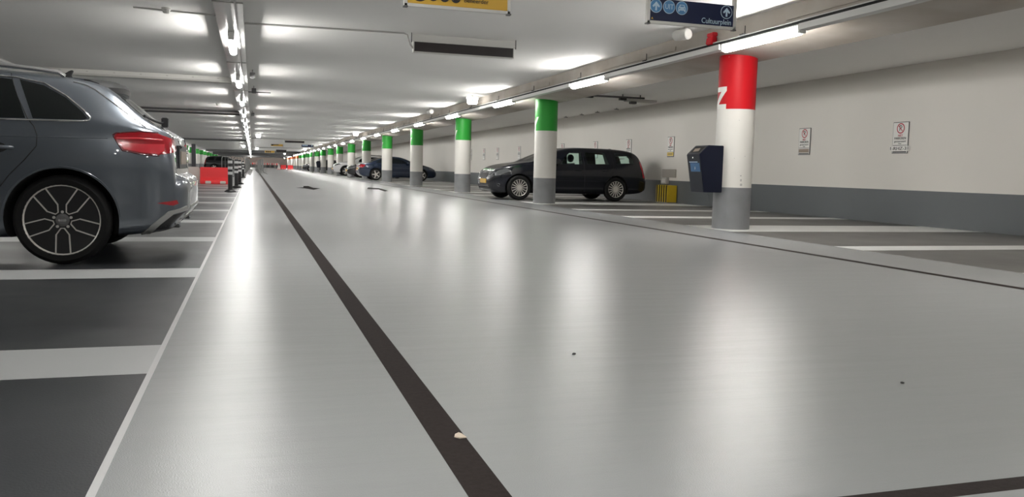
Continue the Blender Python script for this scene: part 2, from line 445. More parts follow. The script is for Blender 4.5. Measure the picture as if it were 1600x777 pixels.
conduit('conduit', [(-.09,11.65,CZ-.012),(1.98,11.5,CZ-.012),(2.03,11.5,CZ-.03),(2.05,11.5,CZ-.10),(2.07,11.5,CZ-.16),(2.11,11.5,2.35)], .011, M['pipe'], 'thin conduit from the left tray down to the display panel')
conduit('conduit', [(-.09,22.2,CZ-.012),(.45,22.2,CZ-.012)], .014, M['pipedark'], 'short dark conduit right of the left tray')
conduit('conduit', [(6.5,17.55,2.31),(6.58,17.5,2.345),(6.95,17.2,2.50),(7.2,17.0,CZ-.02)], .012, M['pipedark'], 'thin dark conduit leaving the top of the first green pillar')
t = empty('smoke_detector', (-.98,11.0,cz(11)), 0, 'white smoke detector on the ceiling above the grey car', 'smoke detector')
MB().lathe([(.055,0),(.055,-.02),(.045,-.03)],seg=20).build('base', M['panelwhite'], t, smooth=40)
MB().lathe([(.04,-.03),(.042,-.05),(.03,-.065),(0.0,-.068)],seg=20).build('sensor_head', M['panelwhite'], t, smooth=50)
for i,(x,y) in enumerate([(-1.0,27.0),(-1.0,36.0),(-.95,44.0)]):
    c = copy_tree(t); c.location = (x,y,cz(y)); c['group'] = 'detectors left of the tray'
    c['label'] = 'small white detector on the ceiling left of the tray, %s beyond the near one' % ORD[i]
for i,(y,dx) in enumerate([(17.2,.06),(20.6,.09),(30.0,.07)]):
    t = empty('junction_box', (-.05+dx,y,cz(y)), 0, 'small dark junction box right of the left tray, %s from the camera' % ORD[i], 'junction box', 'junction boxes by the tray')
    MB().box(-.05,.05,-.07,.07,-.17,-.06).build('box', M['pipedark'], t, bevel=.005)
    MB().cyl((0,0,-.06),(0,0,0),.012,seg=8).build('drop_rod', M['pipe'], t)
for i in range(6):
    y = [7.8,9.05,10.35,13.0,14.3,15.7][i]
    t = empty('ceiling_clip', (7.56,y,cz(y)), 0, 'small black clip under the ceiling right of the beam, %s from the camera' % ORD[i], 'clip', 'black clips right of the beam')
    MB().cyl((0,0,0),(0,0,-.03),.008,seg=6).build('rod', M['black'], t)
    MB().prism([(-.02,-.045),(.10,-.035),(.10,-.028),(-.02,-.028)], lambda a,b:(a-.04,-.02,b), lambda a,b:(a-.04,.02,b)).build('jaw', M['black'], t)
for i,y in enumerate([21.66,23.03,24.26,25.63]):
    t = empty('wall_clip', (9.75,y,cz(y)), 0, 'small black clip under the ceiling by the right wall, %s from the camera' % ORD[i], 'clip', 'black clips by the right wall')
    MB().cyl((0,0,0),(0,0,-.03),.008,seg=6).build('rod', M['black'], t)
    MB().box(-.06,.06,-.02,.02,-.045,-.03).build('jaw', M['black'], t)
# pipe bracket above the black estate car
t = empty('pipe_bracket', (8.0,17.9,cz(17.9)-.002), 0, 'dark steel pipe bracket hanging above the black estate car', 'bracket')
MB().box(-.75,.75,-.03,.03,-.09,-.05).build('strut', M['pipedark'], t, bevel=.004)
MB().box(.30,1.0,-.16,.14,-.16,-.11).build('plate', M['pipe'], t, bevel=.004)
MB().box(.35,.5,-.14,-.02,-.22,-.16).build('clamp', M['pipedark'], t, bevel=.01)
for x in (-.65,.2,.65): MB().cyl((x,0,-.10),(x,0,0),.012,seg=8).build('rod', M['pipedark'], t)
MB().box(-.72,-.55,-.05,.05,-.12,-.09).build('foot', M['black'], t)
MB().box(.12,.28,-.05,.05,-.14,-.09).build('foot', M['black'], t)
# speaker, alarm, exit lamps
def make_speaker(x,y,z,label):
    t = empty('speaker', (x,y,z), math.radians(15), label, 'speaker')
    mb = MB(); mb.lathe([(0,.13),(.058,.13),(.066,.115),(.070,-.09),(.068,-.10)], seg=24, axis='y'); mb.build('shell', M['panelwhite'], t, smooth=40)
    MB().lathe([(.062,-.101),(.057,-.108),(0,-.11)], seg=24, axis='y').build('grille', M['signwhite'], t, smooth=40)
    MB().box(-.012,.012,-.03,.03,.055,CZ+tl(y)-z).build('bracket', M['pipe'], t)
make_speaker(5.19,9.6,2.475,'white cylindrical speaker hanging below the blue sign near the beam')
make_speaker(5.09,24.8,2.40,'small white cylindrical speaker near the beam between lit exit lamp and far pillars')
t = empty('alarm_light', (5.505,9.38,2.40), 0, 'red alarm light on the beam above the red-topped pillar', 'alarm light')
MB().box(-.055,.015,-.075,.075,.035,.085).build('mount', M['alarm'], t, bevel=.008)
MB().prism([(-.075,-.055),(.012,-.075),(.012,.035),(-.06,.035)], lambda a,b:(a,-.07,b), lambda a,b:(a,.07,b)).build('lens', M['alarm'], t, bevel=.01)
def exit_lamp(x,y,label,rz=0):
    z = 2.44+tl(y)
    t = empty('exit_lamp', (x,y,z), rz, label, 'exit light', 'lit exit lamps')
    MB().prism([(-.11,-.09),(.11,-.09),(.14,.08),(-.14,.08)], lambda a,b:(a,-.05,b), lambda a,b:(a,.05,b)).build('lit_panel', M['exitglow'], t, bevel=.01)
    MB().box(-.022,.022,-.056,-.05,-.018,.018).build('pictogram', M['exitgreen'], t)
    MB().box(-.15,.15,-.055,.055,.08,.10).build('housing', M['panelwhite'], t)
    MB().cyl((0,0,.1),(0,0,CZ+tl(y)-z),.012,seg=8).build('drop_rod', M['pipe'], t)
    return t
exit_lamp(5.2,20.2,'lit white exit lamp hanging left of the beam before second green pillar')
exit_lamp(.34,51,'lit exit lamp hanging just right of the left lamp row')
exit_lamp(5.05,43.3,'lit exit lamp left of the beam above the far cars')
exit_lamp(4.9,84,'distant lit exit lamp beside the far blue sign')
exit_lamp(.45,88,'distant lit exit lamp right of the left tray')
exit_lamp(-.75,80,'distant lit exit lamp left of the left tray')
exit_lamp(4.2,118,'farthest lit exit lamp over the aisle before orange pillars')

# LED display panels
def led_panel(x0,x1,y,zb,h,label):
    t = empty('display_panel', ((x0+x1)/2,y,0), 0, label, 'display panel'); w = (x1-x0)/2
    MB().box(-w-.015,w+.015,-.04,.06,zb-.012,zb+h+.012).build('case', M['panelwhite'], t, bevel=.004)
    MB().box(-w,w,-.046,-.039,zb,zb+h).build('screen', M['led'], t)
    c = cz(y)
    MB().box(-w-.03,w+.05,-.03,.05,zb+h+.013,min(zb+h+.10,c-.001)).build('mounting_box', M['panelwhite'], t, bevel=.003)
    for s in (-1,1): MB().box(s*(w+.04)-.006,s*(w+.04)+.006,-.035,-.03,zb+h-.01,min(zb+h+.13,c-.001)).build('bracket', M['pipedark'], t)
    return t
led_panel(2.12,3.53,11.5,2.305,.128,'long dark message display under the ceiling above the aisle')
led_panel(2.15,3.45,60,2.22,.14,'far long dark display above the aisle')
led_panel(2.5,3.6,96,2.02,.35,'far dark display below the farther yellow sign')
# pictogram helper shapes (sign space: x right, z up, in metres)
def disc(mb, cx, cz_, r, y, seg=28, th=.002):
    poly = [(cx+r*math.cos(2*PI*k/seg), cz_+r*math.sin(2*PI*k/seg)) for k in range(seg)]
    mb.prism(poly, lambda a,b:(a,y,b), lambda a,b:(a,y-th,b))
def polyp(mb, pts, y, th=.002): mb.prism(pts, lambda a,b:(a,y,b), lambda a,b:(a,y-th,b))
def arrow_pts(cx, cz_, s):
    P = [(-.16,-.75),(.16,-.75),(.16,.05),(.5,-.25),(.68,-.02),(0,.72),(-.68,-.02),(-.5,-.25),(-.16,.05)]
    return [(cx+a*s, cz_+b*s) for a,b in P]
RXT = Matrix.Rotation(PI/2,4,'X')
def sign_frame(x0,x1,y,zb,zt,face,name,label,group=None):
    t = empty(name, ((x0+x1)/2,y,zb), 0, label, 'sign', group); w = (x1-x0)/2; h = zt-zb
    MB().box(-w,w,-.015,.015,.018,h).build('panel', face, t)
    MB().box(-w-.03,w+.03,-.022,.022,-.012,.016).build('bottom_rail', M['alu'], t, bevel=.003)
    for s in (-1,1):
        MB().box(s*(w+.017)-.016,s*(w+.017)+.016,-.022,.022,-.012,cz(y)-zb).build('side_post', M['alu'], t, bevel=.003)
    for s in (-1,1): MB().box(s*(w+.017)-.02,s*(w+.017)+.02,-.024,.024,-.02,-.008).build('post_foot', M['pipedark'], t)
    return t, w, h
# blue sign
t,w,h = sign_frame(3.735,4.665,7.6,2.205,2.435,M['signblue'],'direction_sign','dark blue sign with white arrow, exit and car icons hanging before the beam')
Yf = -.0165
for cx in (-.405,-.262,-.122,.383):
    mb = MB(); disc(mb,cx,.158,.066,Yf); ic = mb.build('icon_ring', M['iconpale'], t)
    mb = MB(); disc(mb,cx,.158,.060,Yf-.002); mb.build('icon_field', M['iconblue'] if cx < 0 else M['signblue'], ic)
for cx in (-.405,.383):
    mb = MB(); polyp(mb, arrow_pts(cx,.158,.06), Yf-.004); mb.build('arrow', M['iconpale'], t)
text_mesh('UIT', .07, 'exit_text', M['iconpale'], t, Matrix.Translation((-.262,Yf-.005,.158)) @ RXT, width=.09)
mb = MB()
P = [(-.034,-.03),(-.034,.002),(-.028,.008),(-.02,.026),(.02,.026),(.028,.008),(.034,.002),(.034,-.03),(.022,-.03),(.022,-.02),(-.022,-.02),(-.022,-.03)]
polyp(mb, [(a*1.2-.122,b*1.2+.158) for a,b in P], Yf-.004); mb.build('car_icon', M['iconpale'], t)
mb = MB(); polyp(mb, [(-.144,.169),(-.138,.183),(-.106,.183),(-.100,.169)], Yf-.006); disc(mb,-.149,.152,.006,Yf-.006,8); disc(mb,-.095,.152,.006,Yf-.006,8)
mb.build('car_icon_detail', M['iconblue'], t)
text_mesh('Cultuurplein', .075, 'place_name_text', M['iconpale'], t, Matrix.Translation((.272,Yf-.003,.055)) @ RXT, width=.335)
mb = MB(); polyp(mb, [(-.455,.03),(-.43,.03),(-.443,.05)], Yf); mb.build('small_triangle', M['signyellow'], t)
# yellow sign
t,w,h = sign_frame(1.335,2.27,7.6,2.175,2.40,M['signyellow'],'direction_sign','yellow hanging sign with black round icons and toilet icon above the aisle')
for cx,cz0,cr in ((-.36,.125,.088),(-.235,.095,.046),(-.13,.095,.046),(-.025,.095,.046)):
    mb = MB(); disc(mb,cx,cz0,cr,Yf); mb.build('icon_field', M['ink'], t)
mb = MB(); polyp(mb, arrow_pts(-.36,.125,.07), Yf-.002); mb.build('arrow', M['signyellow'], t)
mb = MB()
for a in range(2):
    for b in range(2): polyp(mb, [(-.26+.026*a,.07+.026*b),(-.24+.026*a,.07+.026*b),(-.24+.026*a,.09+.026*b),(-.26+.026*a,.09+.026*b)], Yf-.002)
polyp(mb, [(-.256,.122),(-.21,.122),(-.21,.128),(-.256,.128)], Yf-.002)
mb.build('payment_icon', M['signyellow'], t)
mb = MB(); polyp(mb, [(-.165,.105),(-.145,.075),(-.125,.1),(-.105,.085),(-.098,.12),(-.115,.13),(-.13,.112),(-.15,.128)], Yf-.002); mb.build('service_icon', M['signyellow'], t)
text_mesh('WC', .055, 'toilet_text', M['signyellow'], t, Matrix.Translation((-.025,Yf-.003,.095)) @ RXT, width=.066)
text_mesh('Betaalautomaat', .055, 'payment_text', M['ink'], t, Matrix.Translation((.05,Yf-.001,.143)) @ RXT, align='LEFT', width=None)
text_mesh('Beheerder', .055, 'attendant_text', M['ink'], t, Matrix.Translation((.05,Yf-.001,.080)) @ RXT, align='LEFT', width=None)
# far signs, too small to read
def far_sign(x0,x1,y,zb,hh,face,label):
    t,w,h = sign_frame(x0,x1,y,zb,zb+hh,face,'direction_sign',label)
    return t,w
t,w = far_sign(1.5,2.45,73,2.21,.30,M['signyellow'],'far yellow hanging sign with black icons over the aisle')
mb = MB(); disc(mb,-.36,.16,.11,Yf,14)
for cx in (-.19,-.06,.07): disc(mb,cx,.15,.06,Yf,12)
mb.build('icon_field', M['ink'], t)
t,w = far_sign(3.9,4.85,71.5,2.17,.28,M['signblue'],'far dark blue hanging sign near the right lamps')
mb = MB()
for cx in (-.35,-.2,-.05,.36): disc(mb,cx,.16,.055,Yf,12)
mb.build('icon_field', M['iconpale'], t)
t,w = far_sign(1.4,2.5,104-1.5,2.02,.25,M['signyellow'],'farthest yellow hanging sign beside a dark display')
mb = MB()
for cx in (-.35,-.15,.05): disc(mb,cx,.13,.09,Yf,12)
mb.build('icon_field', M['ink'], t)

# ------------------------------------------------------------------ wall signs
RW = Matrix(((0,0,-1,0),(-1,0,0,0),(0,1,0,0),(0,0,0,1)))   # text plane facing -X, reading along -Y
def wall_sign(y, plate, label, group, detail=True):
    t = empty('parking_sign', (XR-.001,y,1.145), 0, label, 'sign', group)
    W_, H_ = .175, .51
    MB().box(-.012,0,-W_,W_,0,H_).build('border', M['inkgrey'], t, bevel=.004)
    MB().box(-.0145,-.011,-W_+.012,W_-.012,.012,H_-.012).build('sheet', M['signwhite'], t)
    def d(mb, cz_, r0, x, seg=28, th=.0015):
        poly = [(r0*math.cos(2*PI*k/seg), cz_+r0*math.sin(2*PI*k/seg)) for k in range(seg)]
        mb.prism(poly, lambda a,b:(x,a,b), lambda a,b:(x-th,a,b))
    mb = MB(); d(mb,.405,.085,-.0145); mb.build('prohibition_ring', M['signred'], t)
    mb = MB(); d(mb,.405,.066,-.0158); mb.build('ring_field', M['signwhite'], t)
    text_mesh('P', .13, 'parking_letter', M['ink'], t, Matrix.Translation((-.0178,0,.405)) @ RW)
    mb = MB(); s = .06*.7071
    mb.prism([(s+.005,.405-s+.005),(s-.005,.405-s-.005),(-s-.005,.405+s-.005),(-s+.005,.405+s+.005)], lambda a,b:(-.0195,-a,b), lambda a,b:(-.021,-a,b))
    mb.build('prohibition_bar', M['signred'], t)
    if detail:
        text_mesh('NIET', .05, 'text_line', M['signred'], t, Matrix.Translation((-.016,0,.288)) @ RW)
        text_mesh('PARKEREN', .055, 'text_line', M['ink'], t, Matrix.Translation((-.016,0,.243)) @ RW, width=.25)
        text_mesh('gereserveerd', .045, 'text_line', M['inkgrey'], t, Matrix.Translation((-.016,0,.195)) @ RW, width=.25)
        text_mesh('voor', .035, 'text_line', M['inkgrey'], t, Matrix.Translation((-.016,0,.160)) @ RW)
    else:
        for z,hh,ww in [(.288,.018,.06),(.243,.022,.125),(.195,.016,.125)]:
            MB().box(-.0158,-.0143,-ww,ww,z-hh,z+hh*.5).build('text_line', M['inkgrey'], t)
    MB().box(-.0158,-.0143,-.15,.15,.128,.136).build('rule', M['ink'], t)
    if plate == 'white':
        MB().box(-.022,-.0145,-.215,.215,.04,.118).build('number_board', M['signwhite'], t, bevel=.003)
        text_mesh('1-RHZ-31', .075, 'number_text', M['ink'], t, Matrix.Translation((-.0235,0,.078)) @ RW, width=.39)
        MB().box(-.0165,-.0143,-.15,.15,.016,.034).build('rule', M['ink'], t)
    elif plate == 'brown':
        MB().box(-.018,-.0145,-.15,.15,.045,.112).build('number_board', M['platebrown'], t)
        MB().box(-.0165,-.0143,-.15,.15,.016,.034).build('rule', M['ink'], t)
    elif plate == 'yellow':
        MB().box(-.018,-.0145,-.16,.16,.03,.118).build('number_board', M['yellow'], t)
        MB().box(-.0195,-.018,-.11,.11,.065,.085).build('number_text', M['inkgrey'], t)
        MB().box(-.0165,-.0143,-.16,.16,.006,.022).build('rule', M['ink'], t)
    return t
G = 'no parking signs on the right wall'
wall_sign(11.13,'white','white no-parking sign with plate 1-RHZ-31, nearest on the right wall',G)
wall_sign(13.6,'brown','white no-parking sign with brown number strip, just right of the red-topped pillar',G)
wall_sign(18.93,'yellow','white no-parking sign with yellow number strip above the striped box',G)
wall_sign(21.4,None,'white no-parking sign above the rear of the black estate car',G)
wall_sign(23.78,None,'white no-parking sign above the roof middle of the black estate car',G,False)
wall_sign(26.65,None,'white no-parking sign on the wall just right of the first green pillar',G,False)
for i,y in enumerate([31.45,34.5,36.7,39.1]):
    wall_sign(y,None,'narrow-looking no-parking sign left of the first green pillar, %s going away' % ORD[i],G,False)

# striped box, grey box and its painted wall shadow by the wall
t = empty('striped_box', (XR-.02,18.50,0), 0, 'yellow and black striped box standing at the wall behind the estate car', 'box')
MB().box(-.26,0,0,.60,.02,.44).build('body', M['yellow'], t, bevel=.006)
for k in range(5): MB().box(-.264,-.259,.03+.12*k,.09+.12*k,.02,.44).build('black_stripe', M['ink'], t)
MB().box(-.27,.0,-.01,.61,0,.02).build('foot', M['greyP'], t)
t = empty('wall_socket', (XR,19.1,.60), 0, 'small grey box on the wall above the striped box', 'box')
MB().box(-.09,0,-.14,.14,-.13,.03).build('case', M['pipe'], t, bevel=.008)
MB().box(-.095,-.088,-.09,.09,-.10,.0).build('lid', M['panelwhite'], t, bevel=.003)
t = empty('shadow_panel', (XR,18.95,.82), 0, 'flat grey panel painted as the shadow around the small grey box', 'panel')  # panel standing in for the shadow around the small grey box
MB().box(-.03,0,-.36,.36,-.19,.02).build('shadow_sheet', M['wallshade'], t, bevel=.01)
for s in (-1,1): MB().cyl((-.033,s*.3,-.02),(-.029,s*.3,-.02),.012,seg=8).build('screw', M['pipe'], t)  # screw heads on the added shadow panel

# ------------------------------------------------------------------ waste bin on pillar
def make_bin(x, y, label):
    t = empty('waste_bin', (x,y,.49), 0, label, 'bin', 'wall bins on the pillars')
    # profile in (x,z): front faces -X, slopes inwards towards the bottom
    prof = [(0,0),(-.27,0),(-.36,.50),(-.23,.62),(0,.62)]
    mb = MB(); mb.prism(prof, lambda a,b:(a,-.17,b), lambda a,b:(a,.17,b)); mb.build('body', M['navy'], t, bevel=.006)
    fr = lambda s,q: (-.27-.09*q/.5*1.0 - .0015, s, q)
    mb = MB(); v=[mb.bm.verts.new(fr(s,q)) for s,q in ((-.165,.01),(.165,.01),(.165,.49),(-.165,.49))]; mb._f(v); mb.build('front_panel', M['navyface'], t)
    mb = MB(); v=[mb.bm.verts.new((fr(s,q)[0]-.0015,s,q)) for s,q in ((-.145,.27),(.10,.27),(.10,.385),(-.145,.385))]; mb._f(v); stk = mb.build('sticker', M['sky'], t)
    text_mesh('i', .09, 'sticker_mark', M['signwhite'], stk, Matrix.Translation((-.332,-.02,.325)) @ RW)
    mb = MB(); v=[mb.bm.verts.new((fr(s,q)[0]-.0015,s,q)) for s,q in ((-.10,.392),(.12,.392),(.12,.402),(-.10,.402))]; mb._f(v); mb.build('text_strip', M['iconpale'], t)
    mb = MB()
    sl = lambda s,q: (-.36+.13*q-.001, s, .50+.12*q+.002)
    v=[mb.bm.verts.new(sl(s,q)) for s,q in ((-.13,.15),(.13,.15),(.13,.85),(-.13,.85))]; mb._f(v); mb.build('opening', M['slot'], t)
    mb = MB(); v=[mb.bm.verts.new(tuple(Vector(sl(s,q))+Vector((-.002,0,.003)))) for s,q in ((-.08,.3),(.06,.25),(.08,.6),(-.05,.65))]; mb._f(v); mb.build('rubbish', M['platebrown'], t)
    MB().cyl((-.354,0,.455),(-.362,0,.455),.012,seg=10).build('lock', M['chrome'], t)
    MB().box(-.002,.05,-.06,.06,.1,.5).build('mount', M['navy'], t)
make_bin(6.01-.05, 9.93, 'dark blue waste bin mounted on the red-topped pillar')
make_bin(5.955, PILY[9], 'tiny dark waste bin on a far green-topped pillar')

# ------------------------------------------------------------------ barriers and posts
def make_jersey(name, x0, x1, y, H, m, label, foot):
    t = empty(name, ((x0+x1)/2,y,0), 0, label, 'barrier'); w = (x1-x0)/2
    prof = [(-.22,0),(.22,0),(.20,.10),(.10,.22),(.07,H),(-.07,H),(-.10,.22),(-.20,.10)]
    mb = MB(); mb.prism(prof, lambda a,b:(-w,a,b), lambda a,b:(w,a,b)); mb.build('body', m, t, bevel=.015)
    for x in (-.45*w,.55*w): MB().box(x-.09,x+.09,-.235,-.19,.01,.10).build('foot_block', foot, t, bevel=.01)
    MB().box(w-.03,w+.03,-.04,.04,.1,H-.05).build('coupling', m, t, bevel=.01)
    return t
make_jersey('road_barrier', -1.68,-.74,30,.56,M['redplastic'],'red plastic road barrier block standing before the black hatchback',M['whiteplastic'])
make_jersey('road_barrier', -2.75,-1.75,30.6,.56,M['whiteplastic'],'white plastic road barrier block left of the red one',M['pipe'])
make_jersey('road_barrier', 4.7,5.4,121,.62,M['redplastic'],'farthest red plastic barrier beside the orange pillars',M['whiteplastic'])
make_jersey('road_barrier', 3.9,4.65,125,.62,M['redplastic'],'far red plastic barrier beside the white cone',M['whiteplastic'])
t = empty('traffic_cone', (3.55,122,0), 0, 'tiny white and orange cone left of the far red barriers', 'cone')
MB().lathe([(.24,.03),(.05,.75),(0,.76)],seg=14).build('cone', M['whiteplastic'], t, smooth=40)
MB().box(-.28,.28,-.28,.28,0,.03).build('base', M['redplastic'], t)
for i in range(6):
    x0 = -.2+.72*i
    t = empty('plank_barrier', (x0+.33,134+.4*i,0), 0, 'red and white plank barrier across the far aisle, %s from the left' % ORD[i], 'barrier', 'far plank barriers')
    for k in range(4): MB().box(-.33+.165*k,-.33+.165*(k+1),-.02,.02,.55,.85).build('board_segment', M['redplastic'] if k%2 else M['whiteplastic'], t)
    for s in (-1,1): MB().box(s*.28-.03,s*.28+.03,-.15,.15,0,.9).build('post', M['pipe'], t)
def make_bollard(x,y,label):
    t = empty('bollard', (x,y,0), 0, label, 'bollard', 'black bollards with white bands')
    MB().lathe([(.14,0),(.14,.02),(.10,.05),(.055,.07)],seg=20).build('base', M['black'], t, smooth=40)
    MB().lathe([(.055,.06),(.055,.80),(.045,.83),(.0,.84)],seg=20).build('post', M['black'], t, smooth=40)
    for z in (.43,.56,.71): MB().lathe([(.0565,z),(.0565,z+.07)],seg=20).build('white_band', M['reflect'], t, smooth=40)
make_bollard(-.53,22.0,'black bollard with white bands, nearest of the row')
make_bollard(-.45,25.8,'black bollard with white bands, second of the row')
make_bollard(-.42,30.2,'black bollard mostly hidden behind the second one')
make_bollard(-.44,43.5,'black bollard with white bands, farthest by the metal fence')
def make_fence(x0,y0,x1,y1,label,H=1.05,group='metal crowd fences'):
    L = math.hypot(x1-x0,y1-y0)
    t = empty('crowd_fence', (x0,y0,0), math.atan2(y1-y0,x1-x0), label, 'fence', group)
    r = .022; c = .12
    pts = [(0,0,.15)]+[(0,0,H-c)]+[(c-c*math.cos(a),0,H-c+c*math.sin(a)) for a in (.5,1.05,PI/2)]
    pts += [(L-c+c*math.sin(a),0,H-c+c*math.cos(a)) for a in (0,.5,1.05,PI/2)]+[(L,0,.15),(0,0,.15)]
    MB().tube(pts, r*.8, 6).build('frame', M['fence'], t, smooth=60)
    n = max(3,int(L/.16)); mb = MB()
    for k in range(1,n): mb.cyl((L*k/n,0,.15),(L*k/n,0,H-.01),.008,seg=5)
    mb.build('bars', M['fence'], t)
    for x in (.18*L,.82*L): MB().tube([(x,-.28,0.01),(x,-.2,.05),(x,0,.16),(x,.2,.05),(x,.28,.01)],.018,5).build('foot', M['fence'], t)
make_fence(-1.50,45.5,-1.02,45.9,'grey metal fence panel above the red barrier, left of two')
make_fence(-.92,45.75,-.42,45.5,'grey metal fence panel behind the bollards, right of two')
for i in range(7): make_fence(-.38+.02*i,50+6.5*i,-.36+.02*i,56+6.5*i,'grey metal fence along the left bays, %s going away' % ORD[i])
make_fence(.72,60.5,.68,65.5,'grey metal fence beside the dark stripe, nearest the camera')
for i in range(5): make_fence(.64-.02*i,67+7*i,.63-.02*i,73.4+7*i,'grey metal fence beside the dark stripe, %s behind the nearest' % ORD[i])
t = empty('sign_post', (5.35,79.5,0), 0, 'thin grey post at the aisle edge by the far green pillars', 'post')
MB().cyl((0,0,0),(0,0,2.36),.035,seg=10).build('pole', M['pipedark'], t, smooth=60)
MB().lathe([(.1,0),(.1,.02),(.04,.04)],seg=12).build('base', M['pipedark'], t)

# ------------------------------------------------------------------ floor arrows and litter
def floor_mark(pts, label):
    bm = bmesh.new(); f = bm.faces.new([bm.verts.new((p[0],p[1],.003)) for p in pts]); bmesh.ops.triangulate(bm, faces=[f])
    bmesh.ops.recalc_face_normals(bm, faces=bm.faces)
    me = bpy.data.meshes.new('floor_arrow'); bm.to_mesh(me); bm.free(); me.materials.append(M['arrow'])
    o = bpy.data.objects.new('floor_arrow', me); COL.objects.link(o)
    tag(o, label, 'floor marking', 'painted floor arrows')
floor_mark([(1.28,26.8),(1.54,27.3),(1.66,29.2),(1.82,29.4),(1.84,27.15),(2.04,26.8),(1.70,24.9),(1.57,26.1)], 'dark arrow painted on the floor, left of the two')
floor_mark([(3.48,26.7),(3.78,28.8),(4.05,28.1),(3.93,25.2),(3.70,24.4),(3.80,26.4)], 'dark bent arrow painted on the floor, right of the two')
mb = MB(); mb.prism([(-.011,-.004),(-.003,-.009),(.012,-.008),(.008,.004),(.003,.008),(-.006,.004)], lambda a,b:(a*1.4,b*2.6,.001), lambda a,b:(a*1.4,b*2.6,.001+.004*(1-abs(a)/.02)))
o = mb.build('leaf', M['leaf']); o.location = (.53,2.13,0); tag(o,'small pale leaf scrap lying on the dark floor stripe','leaf')
for x,y,s,l in [(1.21,3.01,.0075,'dark grit speck on the floor in mid aisle'),(2.20,2.35,.006,'tiny dark grit speck on the floor at right')]:
    bm = bmesh.new(); bmesh.ops.create_icosphere(bm, subdivisions=2, radius=s)
    for v in bm.verts: v.co *= 1+random.uniform(-.25,.25); v.co.z = max(v.co.z*.6, -s*.5)+s*.5
    me = bpy.data.meshes.new('grit'); bm.to_mesh(me); bm.free(); me.materials.append(M['grit'])
    o = bpy.data.objects.new('grit', me); COL.objects.link(o); o.location = (x,y,0); tag(o,l,'grit')

# ------------------------------------------------------------------ cars
def pchip(tab):
    X = [p[0] for p in tab]; Y = [p[1] for p in tab]; n = len(X)
    h = [X[i+1]-X[i] for i in range(n-1)]; d = [(Y[i+1]-Y[i])/h[i] for i in range(n-1)]
    m = [0]*n; m[0] = d[0]; m[-1] = d[-1]
    for i in range(1,n-1):
        if d[i-1]*d[i] <= 0: m[i] = 0
        else:
            w1 = 2*h[i]+h[i-1]; w2 = h[i]+2*h[i-1]; m[i] = (w1+w2)/(w1/d[i-1]+w2/d[i])
    def f(x):
        if x <= X[0]: return Y[0]
        if x >= X[-1]: return Y[-1]
        i = 0
        while x > X[i+1]: i += 1
        t = (x-X[i])/h[i]
        return ((1+2*t)*(1-t)**2)*Y[i] + t*(1-t)**2*h[i]*m[i] + t*t*(3-2*t)*Y[i+1] + t*t*(t-1)*h[i]*m[i+1]
    return f
def crom(P, n):
    out = []
    for i in range(len(P)-1):
        p0 = P[max(i-1,0)]; p1 = P[i]; p2 = P[i+1]; p3 = P[min(i+2,len(P)-1)]
        for k in range(n):
            t = k/n
            out.append(tuple(.5*((2*b)+(-a+c)*t+(2*a-5*b+4*c-d)*t*t+(-a+3*b-3*c+d)*t**3) for a,b,c,d in zip(p0,p1,p2,p3)))
    out.append(P[-1]); return out
def resample(poly, step, closed=True):
    out = []; n = len(poly)
    for i in range(n if closed else n-1):
        a = Vector(poly[i]); b = Vector(poly[(i+1)%n]); k = max(1,int((b-a).length/step))
        for j in range(k): out.append(tuple(a.lerp(b,j/k)))
    if not closed: out.append(tuple(poly[-1]))
    return out
def smooth_poly(P, n=4):
    """closed Catmull-Rom through the points"""
    out = []; L = len(P)
    for i in range(L):
        a,b,c,d = P[i-1],P[i],P[(i+1)%L],P[(i+2)%L]
        for k in range(n):
            t = k/n
            out.append(tuple(.5*((2*q)+(-p+r_)*t+(2*p-5*q+4*r_-s)*t*t+(-p+3*q-3*r_+s)*t**3) for p,q,r_,s in zip(a,b,c,d)))
    return out

